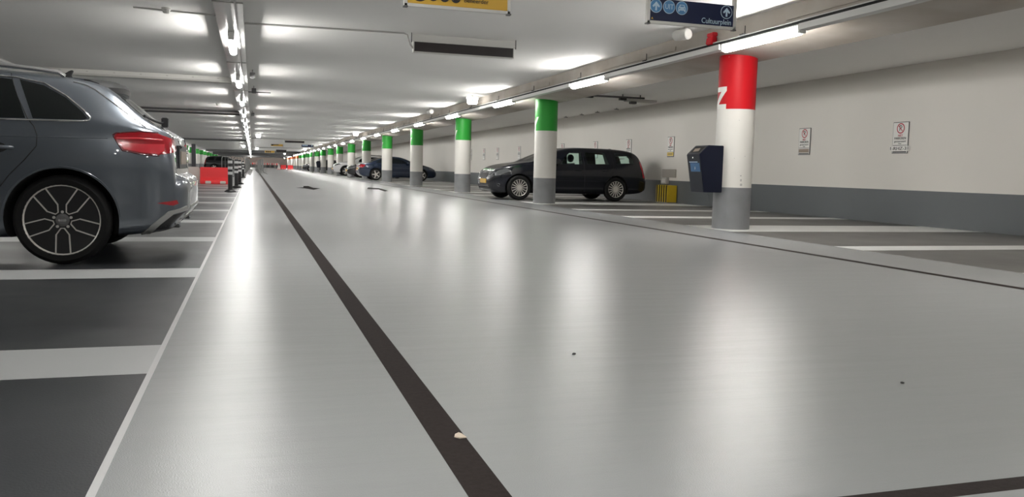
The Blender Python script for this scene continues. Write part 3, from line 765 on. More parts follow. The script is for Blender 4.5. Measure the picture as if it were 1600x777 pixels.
class Car:
    def __init__(s, S, root):
        s.S = S; s.root = root
        s.top = pchip(S['top']); s.bot = pchip(S['bot']); s.hw = pchip(S['hw']); s.belt = pchip(S['belt']); s.rw = pchip(S['roofw'])
        L = S['L']; xs = set(S.get('xs', []))
        for k in range(S.get('n',64)+1): xs.add(round(L*k/S.get('n',64),4))
        for tab in ('top','hw'):
            for p in S[tab]: xs.add(round(p[0],4))
        xs = sorted(xs); s.rings = []
        for x in xs:
            T = s.top(x); B = s.bot(x); w = s.hw(x); K = min(s.belt(x), T-.012-.05*max(0,min(1,(T-B-.2)))*0); r = min(s.rw(x), w*.97)
            if T-B < .03: T = B+.03
            K = max(K, B+.6*(T-B)*.9) if K < B+.02 else K
            hgt = K-B; g = T-K
            q = S.get('bulge', .0)
            P = [(0,B),(.72*w,B),(.925*w,B+.02),(.975*w,B+.14*hgt),(.99*w,B+.35*hgt),(w,B+.62*hgt),(.992*w,B+.84*hgt),(.955*w,K)]
            wk = .955*w
            def gl(t): return wk+(r-wk)*t
            P += [(gl(.30)+.010*min(1,g/.3),K+.30*g),(gl(.66)+.012*min(1,g/.3),K+.66*g),(gl(.93)+.004,K+.885*g),(r*.86,K+.965*g),(r*.5,T-.012*min(1,g/.1)),(0,T)]
            half = crom(P,4)
            s.rings.append([(x,y,z) for y,z in half] + [(x,-y,z) for y,z in half[-2:0:-1]])
        V = [p for R_ in s.rings for p in R_]; n = len(s.rings[0]); F = []
        for i in range(len(s.rings)-1):
            for k in range(n):
                F.append((i*n+k,i*n+(k+1)%n,(i+1)*n+(k+1)%n,(i+1)*n+k))
        F.append(tuple(range(n))[::-1]); F.append(tuple((len(s.rings)-1)*n+k for k in range(n)))
        s.V, s.F = V, F
        # triangles for the tree
        s.tree = BVHTree.FromPolygons([Vector(v) for v in V], F)
    def body(s, material, arches, R, depth=.34, extra=None):
        bm = bmesh.new(); vs = [bm.verts.new(v) for v in s.V]
        for f in s.F: bm.faces.new([vs[i] for i in f])
        bmesh.ops.recalc_face_normals(bm, faces=bm.faces)
        me = bpy.data.meshes.new('body'); bm.to_mesh(me); bm.free(); me.materials.append(material); me.materials.append(M['liner'])
        o = bpy.data.objects.new('body', me); COL.objects.link(o)
        W = max(p[1] for p in s.S['hw'])
        cuts = []
        mb = MB(); mb.mi = 1
        for (x,z) in arches:
            for sg in (-1,1): mb.cyl((x,sg*(W-depth),z),(x,sg*(W+.3),z),R,seg=56)
        cuts.append(mb)
        if s.S.get('cabin'):
            mb = MB(); mb.mi = 1; mb.prism(s.S['cabin'], lambda a,q:(a,-.57,q), lambda a,q:(a,.57,q)); cuts.append(mb)
            mb = MB(); mb.mi = 1; mb.prism([(y_*.94,(z_-1.055)*.9+1.055) for y_,z_ in s.S['rearglass']], lambda a,q:(-1,a,q), lambda a,q:(.75,a,q)); cuts.append(mb)
        for poly in (extra or []):
            mb = MB(); mb.mi = 1; mb.prism(poly, lambda a,b:(a,-2,b), lambda a,b:(a,2,b)); cuts.append(mb)
        for mb in cuts:
            cut = mb.build('cut', [material, M['liner']])
            md = o.modifiers.new('b','BOOLEAN'); md.object = cut; md.operation = 'DIFFERENCE'; md.solver = 'EXACT'
            bpy.context.view_layer.update()
            me2 = bpy.data.meshes.new_from_object(o.evaluated_get(bpy.context.evaluated_depsgraph_get()))
            o.modifiers.clear(); o.data = me2; bpy.data.objects.remove(cut)
        me2.name = 'body'
        if len(me2.materials) < 2: me2.materials.append(M['liner'])
        me2.shade_smooth(); me2.set_sharp_from_angle(angle=math.radians(32))
        o.parent = s.root; s.bodyob = o
        return o
    def hit(s, u, v, axis, sg=1):
        if axis == 'y': o, d = Vector((u,sg*3,v)), Vector((0,-sg,0))
        elif axis == 'd':
            d = Vector((1,-sg,0)).normalized(); o = Vector((1,sg,0)).normalized()*u - d*3 + Vector((0,0,v))
        elif axis == 'x': o, d = Vector((-3 if sg < 0 else s.S['L']+3,u,v)), Vector((1 if sg < 0 else -1,0,0))
        else: o, d = Vector((u,v,4)), Vector((0,0,-1))
        l,nm,i,ds = s.tree.ray_cast(o,d)
        if l is None:
            l,nm,i,ds = s.tree.find_nearest(Vector((u,sg*.8,v)) if axis=='y' else (Vector((0 if sg<0 else s.S['L'],u,v)) if axis=='x' else Vector((u,v,1))))
        if nm.dot(d) > 0: nm = -nm
        return l, nm
    def decal(s, poly, axis, sg, name, material, parent=None, off=.004, th=.012, grid=.05):
        poly = resample(poly, grid*.6)
        bm = bmesh.new(); bm.faces.new([bm.verts.new((p[0],p[1],0)) for p in poly])
        us = [p[0] for p in poly]; vs = [p[1] for p in poly]
        for a,(lo,hi) in ((0,(min(us),max(us))),(1,(min(vs),max(vs)))):
            k = math.floor(lo/grid)+1
            while k*grid < hi:
                co_ = [0,0,0]; no = [0,0,0]; co_[a] = k*grid; no[a] = 1
                bmesh.ops.bisect_plane(bm, geom=bm.verts[:]+bm.edges[:]+bm.faces[:], plane_co=co_, plane_no=no); k += 1
        bmesh.ops.triangulate(bm, faces=[f for f in bm.faces if len(f.verts) > 4])
        base = []
        for v in bm.verts:
            l,nm = s.hit(v.co.x,v.co.y,axis,sg)
            base.append((v, l, nm))
        inner = {}
        for v,l,nm in base: v.co = l+nm*off; inner[v] = l-nm*th
        edges = [e for e in bm.edges if e.is_boundary]
        im = {}
        for e in edges:
            for v in e.verts:
                if v not in im: im[v] = bm.verts.new(inner[v])
        for e in edges:
            a,b = e.verts
            try: bm.faces.new((a,b,im[b],im[a]))
            except ValueError: pass
        bmesh.ops.recalc_face_normals(bm, faces=bm.faces)
        me = bpy.data.meshes.new(name); bm.to_mesh(me); bm.free(); me.materials.append(material)
        me.shade_smooth(); me.set_sharp_from_angle(angle=math.radians(40))
        o = bpy.data.objects.new(name, me); COL.objects.link(o); o.parent = parent or s.root
        return o
    def strip(s, lines, axis, sg, name, material, r=.006, off=.001, parent=None, step=.04):
        for ln in lines:
            pts = []
            for p in resample(ln, step, closed=False):
                l,nm = s.hit(p[0],p[1],axis,sg); pts.append(l+nm*off)
            mb = MB(); mb.tube(pts, r, 6)
            o = mb.build(name, material, parent or s.root, smooth=60)
        return o

def wheel(root, x, y, z, R, rim, style, sg, W=.19, lit=None):
    """wheel on side sg (+1 = +y outward)"""
    wmb = MB(); o = y*1.0
    h = W/2
    wmb.lathe([(rim-.01,-h),(rim+.02,-h),(R-.03,-h*1.02),(R-.008,-h*.82),(R,-h*.5),(R,h*.5),(R-.008,h*.82),(R-.03,h*1.02),(rim+.02,h),(rim-.002,h*.97),(rim-.012,h*.8),(rim-.02,-h*.6)], seg=48, axis='y', closed=True)
    w_ = wmb.build('wheel', M['rubber'], root, smooth=35); w_.location = (x,y,z); w_.rotation_euler = (0,0,0 if sg > 0 else PI)
    f = h*.80
    MB().lathe([(rim-.012,f*.9),(rim-.014,-h*.5),(.05,-h*.5),(0,-h*.5)], seg=40, axis='y').build('rim_barrel', M['rimdark'], w_, smooth=40)
    MB().lathe([(0,-h*.2),(rim*.62,-h*.2),(rim*.62,-h*.35),(0,-h*.35)], seg=32, axis='y').build('brake_disc', M['brake'], w_, smooth=30)
    MB().lathe([(rim-.016,f),(rim-.002,f+.012),(rim+.004,f+.010),(rim+.004,f-.012),(rim-.016,f-.02)], seg=56, axis='y', closed=True).build('rim_lip', M['rimsilver'] if style != 'dark' else M['rimdark'], w_, smooth=40)
    def bar(mb, a, r0, r1, w0, w1, o0, o1, y0, y1):
        # spoke bar in direction a (from down, radians), offsets o0->o1 sideways
        dx, dz = math.sin(a), -math.cos(a); nx, nz = math.cos(a), math.sin(a)
        P = []
        for yy0, yy1 in ((y0,y0),(y1,y1)):
            for r_,w2,oo in ((r0,w0,o0),(r1,w1,o1)):
                for q in (-1,1): P.append((dx*r_+nx*(oo+q*w2), yy0, dz*r_+nz*(oo+q*w2)))
        v = [mb.bm.verts.new(p) for p in P]
        for q in ((0,1,3,2),(4,5,7,6),(0,1,5,4),(2,3,7,6),(0,2,6,4),(1,3,7,5)): mb._f([v[i] for i in q])
    if style == 'split5':
        for k in range(5):
            a = 2*PI*k/5
            mb = MB(); bar(mb,a,.052,rim-.012,.038,.050,0,0,f-.045,f-.012)
            sp = mb.build('spoke', M['rimdark'], w_)
            mb = MB()
            for q in (-1,1):
                bar(mb,a,.098,rim-.008,.0042,.0042,q*.040,q*.046,f-.02,f+.002)
                bar(mb,a,.056,.100,.0042,.0042,q*.010,q*.040,f-.02,f+.002)
            bar(mb,a,.054,.059,.013,.013,0,0,f-.02,f+.002)
            mb.build('spoke_edge', M['rimsilver'], sp)
            mb = MB(); bar(mb,a,.10,.195,.016,.018,0,0,f-.012,f-.0105); mb.build('spoke_slot', M['slot'], sp)
            mb = MB(); bar(mb,a,.12,.165,.007,.009,.004,.004,f-.0108,f-.0095); mb.build('spoke_window', M['brake'], sp)
        MB().lathe([(0,f+.004),(.028,f+.004),(.043,f-.006),(.048,f-.05),(0,f-.05)], seg=30, axis='y').build('hub_cap', M['inkgrey'], w_, smooth=30)
        mb = MB()
        for k in range(4):
            c = (-.0165+.011*k, 0)
            mb.lathe([(.0072,f+.0045),(.0085,f+.0052),(.0085,f+.0040)], seg=14, axis='y', c=(c[0],0,0))
        mb.build('ring_emblem', M['chrome'], w_)
        for k in range(5):
            a = 2*PI*(k+.5)/5; p = (math.sin(a)*.055,0,-math.cos(a)*.055)
            MB().cyl((p[0],f-.02,p[2]),(p[0],f-.004,p[2]),.010,seg=8).build('wheel_bolt', M['rimsilver'], w_)
    elif style == 'multi':
        for k in range(16):
            mb = MB(); bar(mb,2*PI*k/16,.045,rim-.008,.009,.011,0,0,f-.03,f); mb.build('spoke', M['rimsilver'], w_)
        MB().lathe([(0,f+.004),(.05,f+.002),(.055,f-.03),(0,f-.03)], seg=24, axis='y').build('hub_cap', M['rimsilver'], w_, smooth=30)
    else:
        for k in range(5):
            mb = MB(); bar(mb,2*PI*k/5+.3,.03,rim-.006,.036,.026,0,0,f-.03,f); mb.build('spoke', M['rimsilver'], w_)
        MB().lathe([(0,f+.004),(.05,f+.002),(.055,f-.03),(0,f-.03)], seg=20, axis='y').build('hub_cap', M['rimsilver'], w_, smooth=30)
    return w_

def mirror_part(c, x, z, sg, material):
    l,nm = c.hit(x,z,'y',sg)
    mb = MB(); mb.box(-.06,.10,0,.20,-.05,.08)
    o = mb.build('door_mirror', material, c.root, smooth=50, bevel=.035); o.location = (l.x,l.y if sg>0 else l.y-.20,l.z+.04)
    return o

# ---- the grey hatchback in the left foreground
root = empty('car', (-.445,7.13,0), PI, 'dark metallic grey hatchback car parked on the left, rear towards the aisle', 'car')
SA = dict(L=4.14, n=70,
  top=[(0,.565),(.015,.588),(.04,.610),(.065,.622),(.082,.630),(.088,.70),(.096,.81),(.108,.895),(.125,.922),(.16,.944),(.26,1.005),(.44,1.165),(.54,1.245),(.64,1.283),(.9,1.315),(1.3,1.338),(1.8,1.342),(2.2,1.318),(2.55,1.24),(2.95,1.03),(3.12,.945),(3.3,.915),(3.7,.845),(3.95,.765),(4.08,.66),(4.14,.56)],
  bot=[(0,.36),(.05,.30),(.12,.235),(.30,.20),(.5,.185),(3.5,.165),(4.0,.19),(4.14,.28)],
  hw=[(0,.46),(.006,.535),(.015,.585),(.03,.635),(.055,.685),(.085,.72),(.12,.75),(.18,.785),(.30,.822),(.55,.848),(.82,.857),(2.6,.857),(3.35,.852),(3.7,.82),(3.95,.74),(4.08,.64),(4.14,.52)],
  belt=[(0,.54),(.04,.585),(.08,.605),(.088,.66),(.096,.76),(.11,.84),(.13,.87),(.3,.93),(.6,.962),(1.0,.968),(2.0,.955),(2.9,.915),(3.2,.885),(3.7,.81),(4.0,.70),(4.14,.54)],
  roofw=[(0,.50),(.085,.62),(.12,.64),(.3,.61),(.55,.59),(.9,.60),(1.6,.61),(2.3,.60),(2.9,.66),(3.2,.74),(3.6,.74),(4.0,.62),(4.14,.45)],
  xs=[.003,.01,.022,.048,.072,.078,.085,.0865,.09,.092,.094,.098,.10,.104,.112,.118,.135,.145,.2,.23,.3,.35])
A = Car(SA, root)
A.body(M['paintA'], [(.79,.305),(3.32,.305)], .352)
for x in (.79,3.32):
    for sg in (-1,1): wheel(root, x, sg*.755, .305, .305, .247, 'split5', sg)
QG = [(.955,.985),(.80,.985),(.648,.99),(.63,1.0),(.66,1.04),(.77,1.135),(.91,1.215),(1.06,1.248)]
RG = [(1.0,.985),(1.105,1.248),(1.25,1.258),(1.45,1.265),(1.80,1.262),(1.82,.975)]
FG = [(1.88,.975),(1.86,1.262),(2.05,1.255),(2.25,1.215),(2.5,1.13),(2.72,1.02),(2.80,.965)]
for sg in (-1,1):
    for g in (QG,RG,FG): A.decal(g,'y',sg,'side_window',M['glassdark'],off=.003)
    A.strip([[(2.85,.955),(1.8,.965),(1.0,.972),(.66,.978),(.615,.985),(.61,1.005),(.65,1.05),(.77,1.15),(.91,1.232),(1.08,1.262),(1.45,1.28),(1.9,1.278),(2.1,1.265),(2.3,1.22)]],'y',sg,'window_trim',M['chrome'],r=.0065,off=.002)
    A.strip([[(1.12,1.29),(1.06,1.13),(.985,.98),(.945,.93),(.925,.87),(.93,.80),(1.0,.71),(1.1,.60),(1.17,.50)],[(1.835,1.28),(1.85,.8),(1.84,.26)],[(1.2,.25),(1.84,.235),(2.9,.235)],[(2.88,.95),(2.93,.6),(2.90,.26)]],'y',sg,'door_gap',M['seam'],r=.0035,off=.0)
    A.strip([[(3.0,.86),(2.0,.862),(1.2,.862),(.95,.862),(.5,.868)]],'y',sg,'crease_line',M['paintA'],r=.0045,off=-.0015)
    A.strip([[(.79-.362*math.cos(t)*1.0,.305+.362*math.sin(t)) for t in [PI*(.02+.96*k/24) for k in range(25)]]],'y',sg,'arch_lip',M['paintA'],r=.011,off=-.0085)
    for hx in (1.17,2.05):
        l,nm = A.hit(hx,.785,'y',sg)
        mb = MB(); mb.tube([(hx-.10,l.y-.01*sg,.785),(hx-.085,l.y+.03*sg,.787),(hx,l.y+.036*sg,.789),(hx+.085,l.y+.03*sg,.787),(hx+.10,l.y-.01*sg,.785)],.012,8)
        dh = mb.build('door_handle', M['paintA'], root, smooth=60)
        A.decal(smooth_poly([(hx-.075,.785),(hx,.745),(hx+.075,.785),(hx,.825)]),'y',sg,'handle_cup_shade',M['seam'],parent=dh,off=.001,th=.004,grid=.04)  # dark decal standing in for the shade inside the handle cup
    # tail lamp: side piece wraps to the rear
    lamp = A.decal([(.46,.872),(.455,.892),(.44,.902),(.30,.915),(.19,.910),(.150,.893),(.135,.84),(.140,.785),(.18,.762),(.28,.768),(.405,.79)],'y',sg,'tail_lamp',M['tail'],off=.006,grid=.025)
    A.decal([(.43,.846),(.30,.835),(.15,.838),(.15,.790),(.185,.770),(.28,.776),(.398,.797)],'y',sg,'lower_lens',M['tailinner'],parent=lamp,off=.0075,grid=.025)
    A.strip([[(.47,.888),(.45,.905),(.30,.921),(.19,.916)],[(.465,.88),(.41,.786),(.28,.762),(.18,.756)]],'y',sg,'lens_edge',M['taildark'],r=.004,off=.004,parent=lamp)
    A.strip([[(.445,.868),(.30,.872),(.16,.865)]],'y',sg,'light_bar',M['tailinner'],r=.006,off=.006,parent=lamp)
    A.decal([(.672,.905),(.60,.888),(.50,.872),(.43,.862),(.41,.80),(.50,.79),(.60,.778),(.665,.766),(.645,.79),(.642,.885)],'d',sg,'tail_lamp',M['tail'],off=.006,grid=.025)
    A.decal([(.20,.425),(.075,.445),(.065,.42),(.10,.405)],'y',sg,'rear_reflector',M['tail'],off=.004,grid=.03)
    A.decal([(.32,.20),(.30,.215),(.215,.29),(.13,.365),(.05,.385),(.02,.40),(.015,.37),(.10,.345),(.17,.285),(.26,.205)],'y',sg,'bumper_trim',M['satin'],off=.010,grid=.03)
    A.decal([(.255,.203),(.17,.28),(.10,.338),(.02,.36),(.04,.30),(.12,.235)],'y',sg,'diffuser_side',M['black'],off=.004,grid=.03)
    for q in (0,.085):
        MB().lathe([(.036,-.16),(.040,.0),(.040,.005),(.033,.005),(.031,-.08),(0,-.08)],seg=24,axis='x',c=(0,0,0)).build('exhaust_tip', M['chrome'], root, smooth=40)
        e = bpy.data.objects[max((o.name for o in root.children if o.name.startswith('exhaust_tip')), key=lambda n:int(n[-3:]) if n[-3:].isdigit() else 0)]
        e.location = (.075,sg*(.47+q),.275); e.rotation_euler = (0,0,PI)
    MB().tube([(.80,sg*.575,1.292),(.84,sg*.583,1.318),(1.0,sg*.588,1.334),(1.3,sg*.592,1.354),(1.8,sg*.594,1.362),(2.2,sg*.588,1.338),(2.38,sg*.58,1.30)],.015,8).build('roof_rail', M['chrome'], root, smooth=60)
    mirror_part(A,2.72,.97,sg,M['paintA'])
    A.decal([(3.55,.66),(3.95,.60),(4.05,.62),(4.0,.70),(3.75,.76)],'y',sg,'headlamp',M['lampclear'],off=.004)
# rear glass, tailgate details
A.decal([(-.56,.985),(.56,.985),(.55,1.05),(.50,1.17),(-.50,1.17),(-.55,1.05)],'x',-1,'rear_window',M['glassdark'],off=.003)
A.strip([[(.60,.93),(.50,.80),(.50,.665)],[(-.60,.93),(-.50,.80),(-.50,.665)]],'x',-1,'tailgate_gap',M['seam'],r=.004,off=0)
MB().box(.079,.12,-.36,.36,.665,.835).build('plate_recess', M['black'], root, bevel=.006)
MB().box(.074,.080,-.25,.25,.70,.80).build('number_plate', M['platebrown'], root, bevel=.002)  # yellow plate coloured brown, for its dark look at a grazing angle
MB().box(.066,.12,-.30,.30,.815,.842).build('plate_lamp_strip', M['black'], root, bevel=.008)
mb = MB()
for k in range(4): mb.lathe([(.024,0),(.029,.002),(.029,-.004)],seg=20,axis='x',c=(.104,-.066+.044*k,.882))
mb.build('ring_emblem', M['chrome'], root)
def loft_y(prof, name, material, hy, n=14, sweep=.35, drop=.10):
    mb = MB(); rings = []
    for k in range(n+1):
        y = -hy+2*hy*k/n
        rings.append([mb.bm.verts.new((x+sweep*y*y*max(0,min(1,(.95-x)/.4)), y, z-drop*y*y)) for x,z in prof])
    for P_,Q_ in zip(rings,rings[1:]):
        for q in range(len(prof)): mb._f([P_[q],P_[(q+1)%len(prof)],Q_[(q+1)%len(prof)],Q_[q]])
    mb._f(rings[0][::-1]); mb._f(rings[-1])
    return mb.build(name, material, root, smooth=35)
loft_y([(.97,1.322),(.75,1.322),(.60,1.315),(.60,1.268),(.95,1.30)], 'roof_spoiler', M['paintA'], .545)
loft_y([(.60,1.3145),(.55,1.309),(.49,1.288),(.466,1.260),(.475,1.222),(.52,1.200),(.60,1.205),(.74,1.235),(.86,1.275),(.60,1.2675)], 'spoiler_tip', M['black'], .54)
for sg in (-1,1): A.strip([[(.74,1.255),(.66,1.235),(.60,1.205),(.48,1.115),(.36,1.022),(.27,.955)]],'y',sg,'tailgate_highlight',M['chrome'],r=.0055,off=.0)  # bright strip drawn as the highlight along the tailgate edge
MB().prism([(.98,1.315),(.855,1.318),(.865,1.345),(.848,1.392),(.875,1.388),(.93,1.345)], lambda a,b:(a,-.018,b), lambda a,b:(a,.018,b)).build('roof_antenna', M['black'], root, bevel=.006)
MB().tube([(.215,0,1.02),(.235,.06,1.015),(.275,.22,1.03),(.315,.40,1.05)],.010,6).build('rear_wiper', M['black'], root, smooth=60)
MB().box(.185,.235,-.03,.03,.985,1.06).build('wiper_cap', M['black'], root, bevel=.006)
MB().box(-.004,.03,-.45,.45,.375,.40).build('bumper_strip', M['satin'], root, bevel=.004)
MB().prism([(.01,.37),(.05,.29),(.14,.225),(.3,.195),(.3,.25),(.1,.37)], lambda a,b:(a,-.42,b), lambda a,b:(a,.42,b)).build('diffuser', M['black'], root, bevel=.008)
for sg in (-1,1): A.decal([(sg*.05,.62),(sg*.40,.62),(sg*.34,.38),(sg*.05,.34)],'x',1,'grille',M['black'],off=.004)

# ---- generic builder for the other parked cars
def parked_car(S, x, y, rz, label, paint, glass='glassdark', style='five', seethrough=False, plate='plateyel', group='parked cars on the right', cladding=None, front=True):
    root = empty('car', (x,y,0), rz, label, 'car', group)
    c = Car(S, root); ax = S['axles']; R = S['R']
    holes = None
    if seethrough:
        holes = []
        for g in S['glass']:
            cx = sum(p[0] for p in g)/len(g); cz_ = sum(p[1] for p in g)/len(g)
            holes.append([(cx+(a-cx)*.985, cz_+(b-cz_)*.975) for a,b in g])
    c.body(paint, [(a,R) for a in ax], R*1.13, extra=holes)
    W = max(p[1] for p in S['hw'])
    for a in ax:
        for sg in (-1,1): wheel(root, a, sg*(W-.10), R, R, R*S.get('rimf',.68), style, sg)
    for sg in (-1,1):
        for g in S['glass']: c.decal(g,'y',sg,'side_window',M[glass],off=.003,th=.004)
        c.strip(S['gaps'],'y',sg,'door_gap',M['seam'],r=.004,off=0)
        for hx,hz in S['handles']:
            l,nm = c.hit(hx,hz,'y',sg)
            MB().tube([(hx-.09,l.y-.01*sg,hz),(hx-.07,l.y+.028*sg,hz),(hx+.07,l.y+.028*sg,hz),(hx+.09,l.y-.01*sg,hz)],.011,6).build('door_handle', paint, root, smooth=60)
        c.decal([p for p in S['head']],'y',sg,'headlamp',M['lampclear'],off=.004,grid=.04)
        c.decal([(sg*q[0],q[1]) for q in S['headf']],'x',1,'headlamp',M['lampclear'],off=.004,grid=.04)
        c.decal([p for p in S['tail']],'y',sg,'tail_lamp',M['tail'],off=.004,grid=.04)
        c.decal([(sg*q[0],q[1]) for q in S['tailf']],'x',-1,'tail_lamp',M['tail'],off=.004,grid=.04)
        mirror_part(c,S['mirror'][0],S['mirror'][1],sg,paint)
        if cladding:
            for a in ax: c.strip([[(a-R*1.16*math.cos(t),R+R*1.16*math.sin(t)) for t in [PI*k/16 for k in range(17)]]],'y',sg,'arch_cladding',cladding,r=.03,off=-.01)
            c.strip([[(ax[0]+R*1.2,S['bot'][2][1]+.07),(ax[1]-R*1.2,S['bot'][2][1]+.07)]],'y',sg,'sill_cladding',cladding,r=.045,off=-.02)
        if S.get('rails'): MB().tube([(p[0],sg*p[1],p[2]) for p in S['rails']],.014,6).build('roof_rail', M['black'], root, smooth=60)
    c.decal(S['rearglass'],'x',-1,'rear_window',M[glass],off=.003)
    c.decal(S['windscreen'],'x',1,'windscreen',M['glassdark'],off=.003)
    c.decal(S['grille'],'x',1,'grille',M['black'],off=.006,grid=.04)
    c.decal(S['intake'],'x',1,'air_intake',M['black'],off=.004,grid=.04)
    zc = S['platez']
    l,_ = c.hit(0,zc,'x',1); MB().box(l.x-.01,l.x+.018,-.25,.25,zc-.05,zc+.055).build('number_plate', M[plate], root, bevel=.004)
    l,_ = c.hit(0,S['platerz'],'x',-1); MB().box(l.x-.018,l.x+.01,-.25,.25,S['platerz']-.05,S['platerz']+.055).build('number_plate', M[plate], root, bevel=.004)
    return root, c
def ell(cx,cz_,rx,rz_,n=12): return [(cx+rx*math.cos(2*PI*k/n),cz_+rz_*math.sin(2*PI*k/n)) for k in range(n)]

SV = dict(L=4.52, n=60, R=.30, rimf=.70, axles=[1.13,3.66],
  top=[(0,.56),(.04,.60),(.09,.66),(.12,.74),(.20,.94),(.32,1.15),(.40,1.215),(.55,1.265),(.9,1.305),(1.4,1.325),(2.0,1.328),(2.3,1.31),(2.6,1.25),(2.9,1.14),(3.2,1.0),(3.32,.945),(3.6,.90),(3.9,.855),(4.2,.785),(4.4,.70),(4.47,.63),(4.52,.52)],
  bot=[(0,.36),(.08,.27),(.3,.20),(.8,.17),(3.9,.165),(4.3,.17),(4.45,.21),(4.52,.30)],
  hw=[(0,.60),(.05,.72),(.14,.79),(.35,.835),(.9,.85),(3.4,.85),(3.9,.82),(4.2,.76),(4.4,.66),(4.52,.52)],
  belt=[(0,.54),(.1,.63),(.14,.72),(.22,.86),(.5,.885),(1.5,.875),(2.8,.86),(3.2,.86),(3.6,.85),(4.0,.79),(4.4,.67),(4.52,.50)],
  roofw=[(0,.52),(.1,.66),(.2,.68),(.4,.62),(1,.61),(2.1,.61),(2.6,.63),(3.1,.72),(3.4,.74),(4.0,.68),(4.4,.56),(4.52,.42)],
  glass=[[(2.62,.895),(2.50,1.06),(2.34,1.185),(2.05,1.20),(2.03,.90)],[(1.92,.905),(1.93,1.205),(1.42,1.205),(1.32,.915)],[(1.10,.925),(1.14,1.20),(.72,1.18),(.55,1.06),(.50,.945)]],
  gaps=[[(2.02,1.24),(1.98,.9),(1.98,.22)],[(1.24,1.24),(1.20,.92),(1.27,.6),(1.42,.48)],[(2.95,.92),(3.0,.6),(2.98,.22)]],
  handles=[(1.42,.76),(2.15,.76)], mirror=(2.72,.90),
  head=[(3.92,.70),(4.25,.60),(4.38,.575),(4.40,.64),(4.30,.70),(4.05,.76)], headf=[(.30,.60),(.62,.60),(.66,.68),(.34,.68)],
  tail=[(.30,1.12),(.20,.92),(.12,.74),(.10,.58),(.20,.60),(.24,.74),(.30,.9)], tailf=[(.55,.60),(.70,.60),(.70,1.0),(.62,1.0)],
  rearglass=[(-.55,.95),(.55,.95),(.52,1.16),(-.52,1.16)], windscreen=[(-.62,.98),(.62,.98),(.55,1.22),(-.55,1.22)],
  grille=[(-.26,.50),(.26,.50),(.30,.64),(-.30,.64)], intake=[(-.5,.26),(.5,.26),(.46,.36),(-.46,.36)], platez=.44, platerz=.66,
  rails=[(.75,.56,1.295),(1.0,.575,1.33),(1.8,.575,1.345),(2.2,.57,1.315)])
def map_x(S, f):
    T = dict(S); T['L'] = f(S['L'])
    for q in ('top','bot','hw','belt','roofw','head','tail','handles'): T[q] = [(f(a),z) for a,z in S[q]]
    for q in ('glass','gaps'): T[q] = [[(f(a),z) for a,z in g] for g in S[q]]
    T['axles'] = [f(a) for a in S['axles']]; T['mirror'] = (f(S['mirror'][0]),S['mirror'][1])
    return T
SVV = map_x(SV, lambda x: x*.80 if x < 1.13 else (x-.226 if x < 3.66 else 3.434+(x-3.66)*.79)); SVV['rails'] = None
SVV['cabin'] = [(.42,.68),(2.50,.68),(2.32,1.16),(2.05,1.245),(.80,1.24),(.42,1.12)]
rv, cv = parked_car(SVV, 9.58, 19.98, PI, 'black estate car parked behind the first green-topped pillar, front to the aisle', M['paintV'], 'glassgreen', 'multi', True)
for x in (1.93,):
    for y in (.34,-.34):
        mb = MB(); mb.lathe([(math.sin(PI*q/10),-math.cos(PI*q/10)) for q in range(11)],seg=16)
        hr = mb.build('headrest', M['black'], rv, smooth=60); hr.scale = (.075,.14,.10); hr.location = (x+.02,y,1.05)
        mb = MB(); mb.box(-.08,.10,-.22,.22,.60,.93); mb.build('seat_back', M['black'], rv, smooth=50, bevel=.05).location = (x,y,0)
MB().prism([(.84,1.30),(.70,1.29),(.71,1.325),(.76,1.33)], lambda a,b:(a,-.015,b), lambda a,b:(a,.015,b)).build('roof_antenna', M['black'], rv)
for sg in (-1,1): cv.strip([ell(3.93,.36,.035,.025)],'y',sg,'fog_lamp',M['lampclear'],r=.01)

